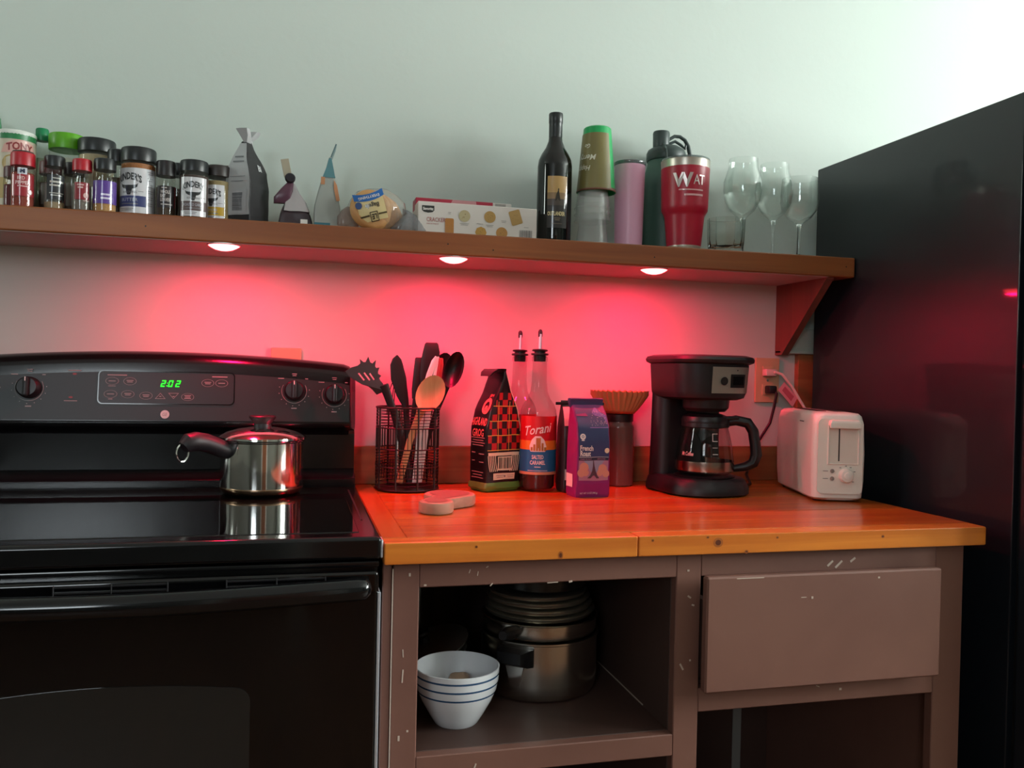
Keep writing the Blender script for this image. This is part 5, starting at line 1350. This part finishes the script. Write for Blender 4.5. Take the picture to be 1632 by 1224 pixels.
# ------------------------------------------------------------------ cracker boxes
m_card = mat('white_carton', '#d6cfc8', .5)
m_cardred = mat('red_carton', '#a8243c', .45)
t = Thing('cracker_box', (.2385, -.135, SHZ), 'white cracker box lying on its side with pictures of crackers', 'box')
bx = t.part('carton', gbox(-.1295, .1285, -.025, .025, 0, .0705, .0012, 1), m_card)
fb = wallmap(-.0254)
t.part('logo_patch', mapped(curve2d([[(-.121, .062), (-.121, .052), (-.117, .0485), (-.108, .0470), (-.099, .0485), (-.095, .052), (-.095, .062)]]), fb), mp_('262824'), bx, smooth=0)
t.part('logo_lettering', mapped(off(text('Savoritz', .0055, .022, bold=.03), -.108, .0555), wallmap(-.0258)), m_lab_white, bx, smooth=0)
t.part('title_lettering', mapped(join(off(text('CRACKER', .0090, .040), -.091, .0335), off(text('ASSORTMENT', .0028, .026), -.098, .0245)), wallmap(-.0258)), mp_('a03a34'), bx, smooth=0)
def cracker(u, v, shape, col, rot=0, s=.0125):
    if shape == 'round': g = disc(0, 0, s, 22)
    elif shape == 'oct': g = disc(0, 0, s, 8)
    else: g = curve2d([rr2(-s*shape[0], s*shape[0], -s*shape[1], s*shape[1], s*.25)])
    c_, s_ = math.cos(R(rot)), math.sin(R(rot))
    g = ([Vector((p.x*c_-p.y*s_+u, p.x*s_+p.y*c_+v, 0)) for p in g[0]], g[1])
    o = t.part('cracker_picture', mapped(g, wallmap(-.0258)), mp_(col, .6), bx, smooth=0)
    rnd = random.Random(int(u*1e5)+9)
    dd = [disc(u+rnd.uniform(-.6, .6)*s*.8, v+rnd.uniform(-.6, .6)*s*.8, .0007, 5) for _ in range(9)]
    t.part('cracker_holes', mapped(join(*dd), wallmap(-.0261)), mp_('8a6a38', .6), o, smooth=0)
cracker(-.0625, .0200, (.75, 1.45), 'b0742e')
cracker(-.0305, .0450, 'round', 'b9ac84')
cracker(.0245, .0465, 'round', 'b08a4a')
cracker(.0055, .0125, 'oct', 'b88a3a')
cracker(.0510, .0140, 'round', 'b4803e')
cracker(.0810, .0490, (1.0, 1.25), 'b08c50', 18, .0125)
t.part('caption', mapped(join(bars(-.0305, .0275, .020, 2, .003, .001), bars(-.0625, .0490, .006, 2, .003, .001), bars(.0245, .0275, .016, 2, .003, .001), bars(.003, .0305, .014, 1, 0, .001), bars(.055, .0385, .011, 2, .003, .001), bars(.105, .0290, .010, 1, 0, .001)), wallmap(-.0258)), mp_('8f8a84'), bx, smooth=0)
bc = []
random.seed(4)
u = .090
while u < .117:
    w_ = random.choice((.0006, .001, .0016)); bc.append(rect(u, u+w_, .003, .023, 1, 1)); u += w_+random.choice((.0006, .001, .0014))
t.part('barcode', mapped(join(*bc), wallmap(-.0258)), mp_('5e5c5c'), bx, smooth=0)
t = Thing('cracker_box', (.2235, -.070, SHZ), 'second cracker box with a red top band behind the white one', 'box')
bx = t.part('carton', gbox(-.110, .103, -.024, .024, 0, .0905, .0012, 1), m_card)
t.part('red_band', gbox(-.1105, .0605, -.0246, .0246, .066, .0909, .0008, 1), m_cardred, bx)
t.part('pale_flash', mapped(curve2d([[(-.035, .080), (-.030, .0905), (.022, .0905), (.024, .078)]]), wallmap(-.0252)), mp_('c8888c'), bx, smooth=0)
t.part('barcode', mapped(join(*[rect(.066+.0027*k, .0673+.0027*k, .070, .089, 1, 1) for k in range(9)]), wallmap(-.0246)), mp_('6a6866'), bx, smooth=0)

# ------------------------------------------------------------------ wine bottle
t = Thing('wine_bottle', (.4195, -.112, SHZ), 'dark wine bottle with a golden picture label, tallest on the shelf', 'bottle')
t.r = .0388; t.a = face(.4195, -.112)
t.b = t.part('bottle_glass', lathe([(0, .004), (.030, 0), (.0365, .001), (.0385, .006), (.0388, .02), (.0385, .175), (.0365, .190), (.031, .203), (.022, .217), (.0160, .232), (.0145, .245), (.0142, .262)], 44), mat('black_bottle_glass', '#0d0f0e', .06, spec=.6))
t.part('foil_capsule', lathe([(.0150, .236), (.0152, .262), (.0150, .272), (.0158, .2735), (.0160, .292), (.0150, .2945), (0, .295)], 32, cap=False), mat('black_foil', '#1a1f20', .35))
lb = wrap(t, 'label', rect(-.021, .025, .035, .148, 14, 4), mp_('2a2524'), .14, .0005, None, 60)
wrap(t, 'label_sky', rect(-.021, .025, .112, .148, 14, 2), mp_('b8955a'), .14, .0009, lb, 60)
wrap(t, 'label_horizon', rect(-.021, .025, .098, .112, 14, 1), mp_('8a6e48'), .14, .0009, lb, 60)
wrap(t, 'label_ground', rect(-.021, .025, .084, .098, 14, 1), mp_('4a3f38'), .14, .0009, lb, 60)
wrap(t, 'label_figure', curve2d([[(-.004, .094), (.009, .094), (.006, .108), (.0048, .116), (.0055, .119), (.0040, .122), (.0025, .119), (.0026, .116), (-.001, .108)]]), mp_('2e2618'), .14, .0013, lb)
wrap(t, 'lettering', off(text('OUTLANDER', .0085, .040, bold=.03), .000, .066), mp_('ead6a0'), .14, .0013, lb)
wrap(t, 'small_lettering', join(bars(.002, .054, .014, 2, .004, .002), bars(.002, .044, .022, 1, 0, .001)), mp_('7a6a58'), .14, .0013, lb)

# ------------------------------------------------------------------ stacked plastic cups
m_cupclear = glass('clear_plastic_cup', '#fafcfb', 1.5, .10, .12, '#ffffff')
def cup(name, label, grp, x, y, z, rt_, rb_, h, m, lip=.0015, upside=True):
    # rt_ = mouth radius, rb_ = base radius; upside down puts the mouth at the bottom
    pr = [(rt_+lip, 0), (rt_+lip*1.3, .0015), (rt_, .004), (rb_, h-.002), (rb_-.002, h), (0, h)] if upside else [(0, 0), (rb_, 0), (rt_, h-.003), (rt_+lip, h)]
    inn = [(0, h-.003), (rb_-.003, h-.003), (rt_-.0012, .002)] if upside else []
    return single(name, lathe(pr+[], 44, x, y, cap=False) if z == 0 else ([v+Vector((0, 0, z)) for v in lathe(pr, 44, x, y, cap=False)[0]], lathe(pr, 44, x, y, cap=False)[1]), m, label, 'cup', grp, loc=(x, y, z))
cx_, cy_ = .5085, -.118
cup('plastic_cup', 'lowest clear plastic cup, upside down under the green cup', 'clear plastic cups', cx_, cy_, SHZ, .0365, .026, .100, m_cupclear)
for k in range(3):
    cup('plastic_cup', ('second', 'third', 'fourth')[k]+' clear plastic cup up in the upside-down stack on the shelf', 'clear plastic cups', cx_, cy_, SHZ+.058+.014*k, .0390, .0275, .092-.0*k, m_cupclear, .002)
t = Thing('party_cup', (.5155, cy_, SHZ+.124), 'olive plastic cup with bright green rim, upside down on clear cups', 'cup')
gcp = [(.0438, 0), (.0445, .0015), (.0430, .004), (.0312, .142), (.0290, .1445), (0, .145)]
b = t.part('cup_body', lathe(gcp, 44, cap=False), mat('bright_green_plastic', '#1fa85c', .3))
rc = lambda v: .0430-(v-.004)*.0855+.0005
ac = face(.5155, cy_)
gr = grid(lambda a, b_: (0, 0, 0), 1, 1)
def conemap(lift): return lambda u, v: ((rc(v)+lift)*math.sin(ac+u), -(rc(v)+lift)*math.cos(ac+u), v)
t.part('olive_wrap', mapped(grid(lambda a, b_: (-1.9+2.75*a, .004+.124*b_, 0), 36, 4), conemap(.0004)), mat('olive_print', '#7a7344', .4), b, smooth=60)
t.part('rim_band', lathe([(.0441, -.0002), (.0450, .0015), (.0437, .0045), (.0434, .007)], 44, cap=False), mat('olive_rim', '#6e4a3a', .4), b)
def flip(g): return ([Vector((-v.x, -v.y, 0)) for v in g[0]], g[1])
def conetext(s, cap, wid, u0, v0, sh=.25): 
    g = flip(text(s, cap, wid, shear=sh, bold=.012))
    return ([Vector((u0+v.x/.036, v0+v.y, 0)) for v in g[0]], g[1])
t.part('lettering', mapped(join(conetext('Merry', .012, .042, -.62, .074), conetext('Go', .009, .014, -.62, .098), conetext('Happy', .011, .036, -.85, .050)), conemap(.0012)), mp_('d9dcc8'), b, smooth=0)

# ------------------------------------------------------------------ pink skinny tumbler
t = Thing('pink_tumbler', (.6035, -.098, SHZ), 'tall slim pink tumbler with a clear lid', 'tumbler')
t.part('tumbler_body', lathe([(0, 0), (.030, 0), (.0315, .003), (.0350, .19), (.0350, .1955), (.033, .1965)], 44, cap=False), mat('pink_enamel', '#e6aeca', .38))
t.part('lid', lathe([(0, .196), (.0355, .196), (.0362, .198), (.0362, .203), (.034, .2045), (0, .2045)], 40), glass('smoky_lid', '#b9c0c0', 1.5, .1, .35, '#8f9698'))

# ------------------------------------------------------------------ dark green flask
m_flask = mat('dark_green_flask', '#3e5e52', .45)
m_flasklid = mat('green_black_lid', '#323f3d', .4)
t = Thing('water_flask', (.7165, -.044, SHZ), 'dark green water flask with loop lid behind the red tumbler', 'flask')
t.part('flask_body', lathe([(0, 0), (.050, 0), (.054, .005), (.0550, .02), (.0550, .165), (.054, .178), (.049, .200), (.044, .216), (.043, .222), (.043, .230)], 44), m_flask)
ld = t.part('flask_lid', lathe([(0, .228), (.0455, .228), (.0465, .231), (.0465, .246), (.043, .254), (.030, .262), (0, .263)], 40), m_flasklid)
t.part('spout_cap', lathe([(0, .256), (.0185, .256), (.0195, .262), (.0200, .292), (.0185, .296), (0, .297)], 28, -.016, -.006), m_flasklid, ld)
t.part('loop_strap', tube([(.004, -.006, .280), (.018, -.006, .289), (.032, -.006, .289), (.045, -.006, .282), (.054, -.006, .268), (.060, -.006, .245), (.063, -.006, .215)], [.004, .0042, .0042, .0045, .005, .005, .0045], 10), m_flasklid, ld)
t.part('carry_loop', tube([(.006, -.006, .270), (.020, -.006, .277), (.034, -.006, .270), (.046, -.006, .262), (.050, -.006, .278)], .0036, 8), m_flasklid, ld)
t.part('lid_tether', tube([(-.020, -.028, .262), (-.021, -.046, .245), (-.020, -.0485, .225), (-.019, -.060, .195)], .003, 8), m_flasklid, ld)

# ------------------------------------------------------------------ red insulated tumbler
m_redcup = mat('red_enamel', '#a81630', .35)
t = Thing('red_tumbler', (.7145, -.156, SHZ), 'red insulated tumbler with steel rim and engraved silver lettering', 'tumbler')
t.r = .0525; t.a = face(.7145, -.156)
t.b = t.part('tumbler_body', lathe([(0, .009), (.0385, .009), (.0445, .075), (.0475, .082), (.0515, .089), (.0522, .098), (.0545, .180), (.0545, .183)], 48), m_redcup)
t.part('steel_base', lathe([(0, 0), (.037, 0), (.0382, .002), (.0388, .0092), (0, .0095)], 40), m_brushed)
t.part('steel_rim', lathe([(.0544, .182), (.0551, .198), (.0556, .200), (.0535, .2005), (.052, .19)], 48, cap=False), m_brushed)
t.part('lid', lathe([(0, .199), (.054, .199), (.0552, .201), (.054, .2045), (.048, .206), (0, .206)], 44), glass('clear_lid', '#c9d2d2', 1.5, .06, .25, '#a9b0b0'))
rt_f = lambda v: .0522+(v-.098)*.028+.0006
def rmap(da, lift=0): return lambda u, v: ((rt_f(v)+lift)*math.sin(t.a+da+u/.053), -(rt_f(v)+lift)*math.cos(t.a+da+u/.053), v)
m_engr = mat('engraved_steel', '#cfc4c0', .3, metal=.6)
t.part('engraving', mapped(join(off(text('W', .029, .044, bold=.045), -.012, .150), off(text('A', .022, .015), .018, .151), off(text('T', .022, .013), .031, .151)), rmap(.14, .0012)), m_engr, t.b, smooth=0)
t.part('engraving_small', mapped(join(bars(.004, .1285, .056, 1, 0, .003), bars(.010, .1175, .044, 1, 0, .0042)), rmap(.20, .0004)), mp_('d8a8aa'), t.b, smooth=0)

# ------------------------------------------------------------------ drinking glasses
t = Thing('rocks_glass', (.8215, -.152, SHZ), 'short clear whisky glass beside the red tumbler', 'glass')
t.part('glass_body', lathe([(0, 0), (.036, 0), (.0385, .003), (.0415, .03), (.0430, .0795), (.0415, .0800), (.0395, .03), (.034, .016), (0, .013)], 12, cap=False), m_solid, smooth=25)
def wineglass(x, y, label, h, rmax, rtop, stem, bowl_z):
    t = Thing('wine_glass', (x, y, SHZ), label, 'glass', 'wine glasses on the shelf')
    hb = h-bowl_z
    pr = [(.0045, bowl_z-.004), (.010, bowl_z), (rmax*.62, bowl_z+hb*.12), (rmax*.90, bowl_z+hb*.28), (rmax, bowl_z+hb*.46), (rmax*.985, bowl_z+hb*.62), (rtop*1.04, bowl_z+hb*.85), (rtop, h)]
    inn = [(rtop-.0010, h), (rtop*1.04-.0012, bowl_z+hb*.85), (rmax*.985-.0014, bowl_z+hb*.62), (rmax-.0014, bowl_z+hb*.46), (rmax*.90-.0016, bowl_z+hb*.28), (rmax*.60, bowl_z+hb*.135), (0, bowl_z+.006)]
    t.part('bowl', lathe(pr+inn, 40, cap=False), m_glass, smooth=50)
    t.part('stem', lathe([(.010, .004), (.0045, .010), (.0036, .02), (.0036, bowl_z-.016), (.0058, bowl_z-.004), (.009, bowl_z+.001)], 16, cap=False), m_solid)
    t.part('foot', lathe([(0, 0), (.034, 0), (.035, .0015), (.030, .003), (.012, .0055), (0, .007)], 36, cap=False), m_solid)
wineglass(.9005, -.082, 'large wine glass behind the short whisky glass', .240, .0460, .034, 0, .100)
wineglass(1.0035, -.050, 'wine glass standing behind the rightmost one', .243, .0460, .034, 0, .108)
wineglass(1.0115, -.150, 'rightmost wine glass on the shelf, smaller with an open rim', .187, .0440, .0405, 0, .083)
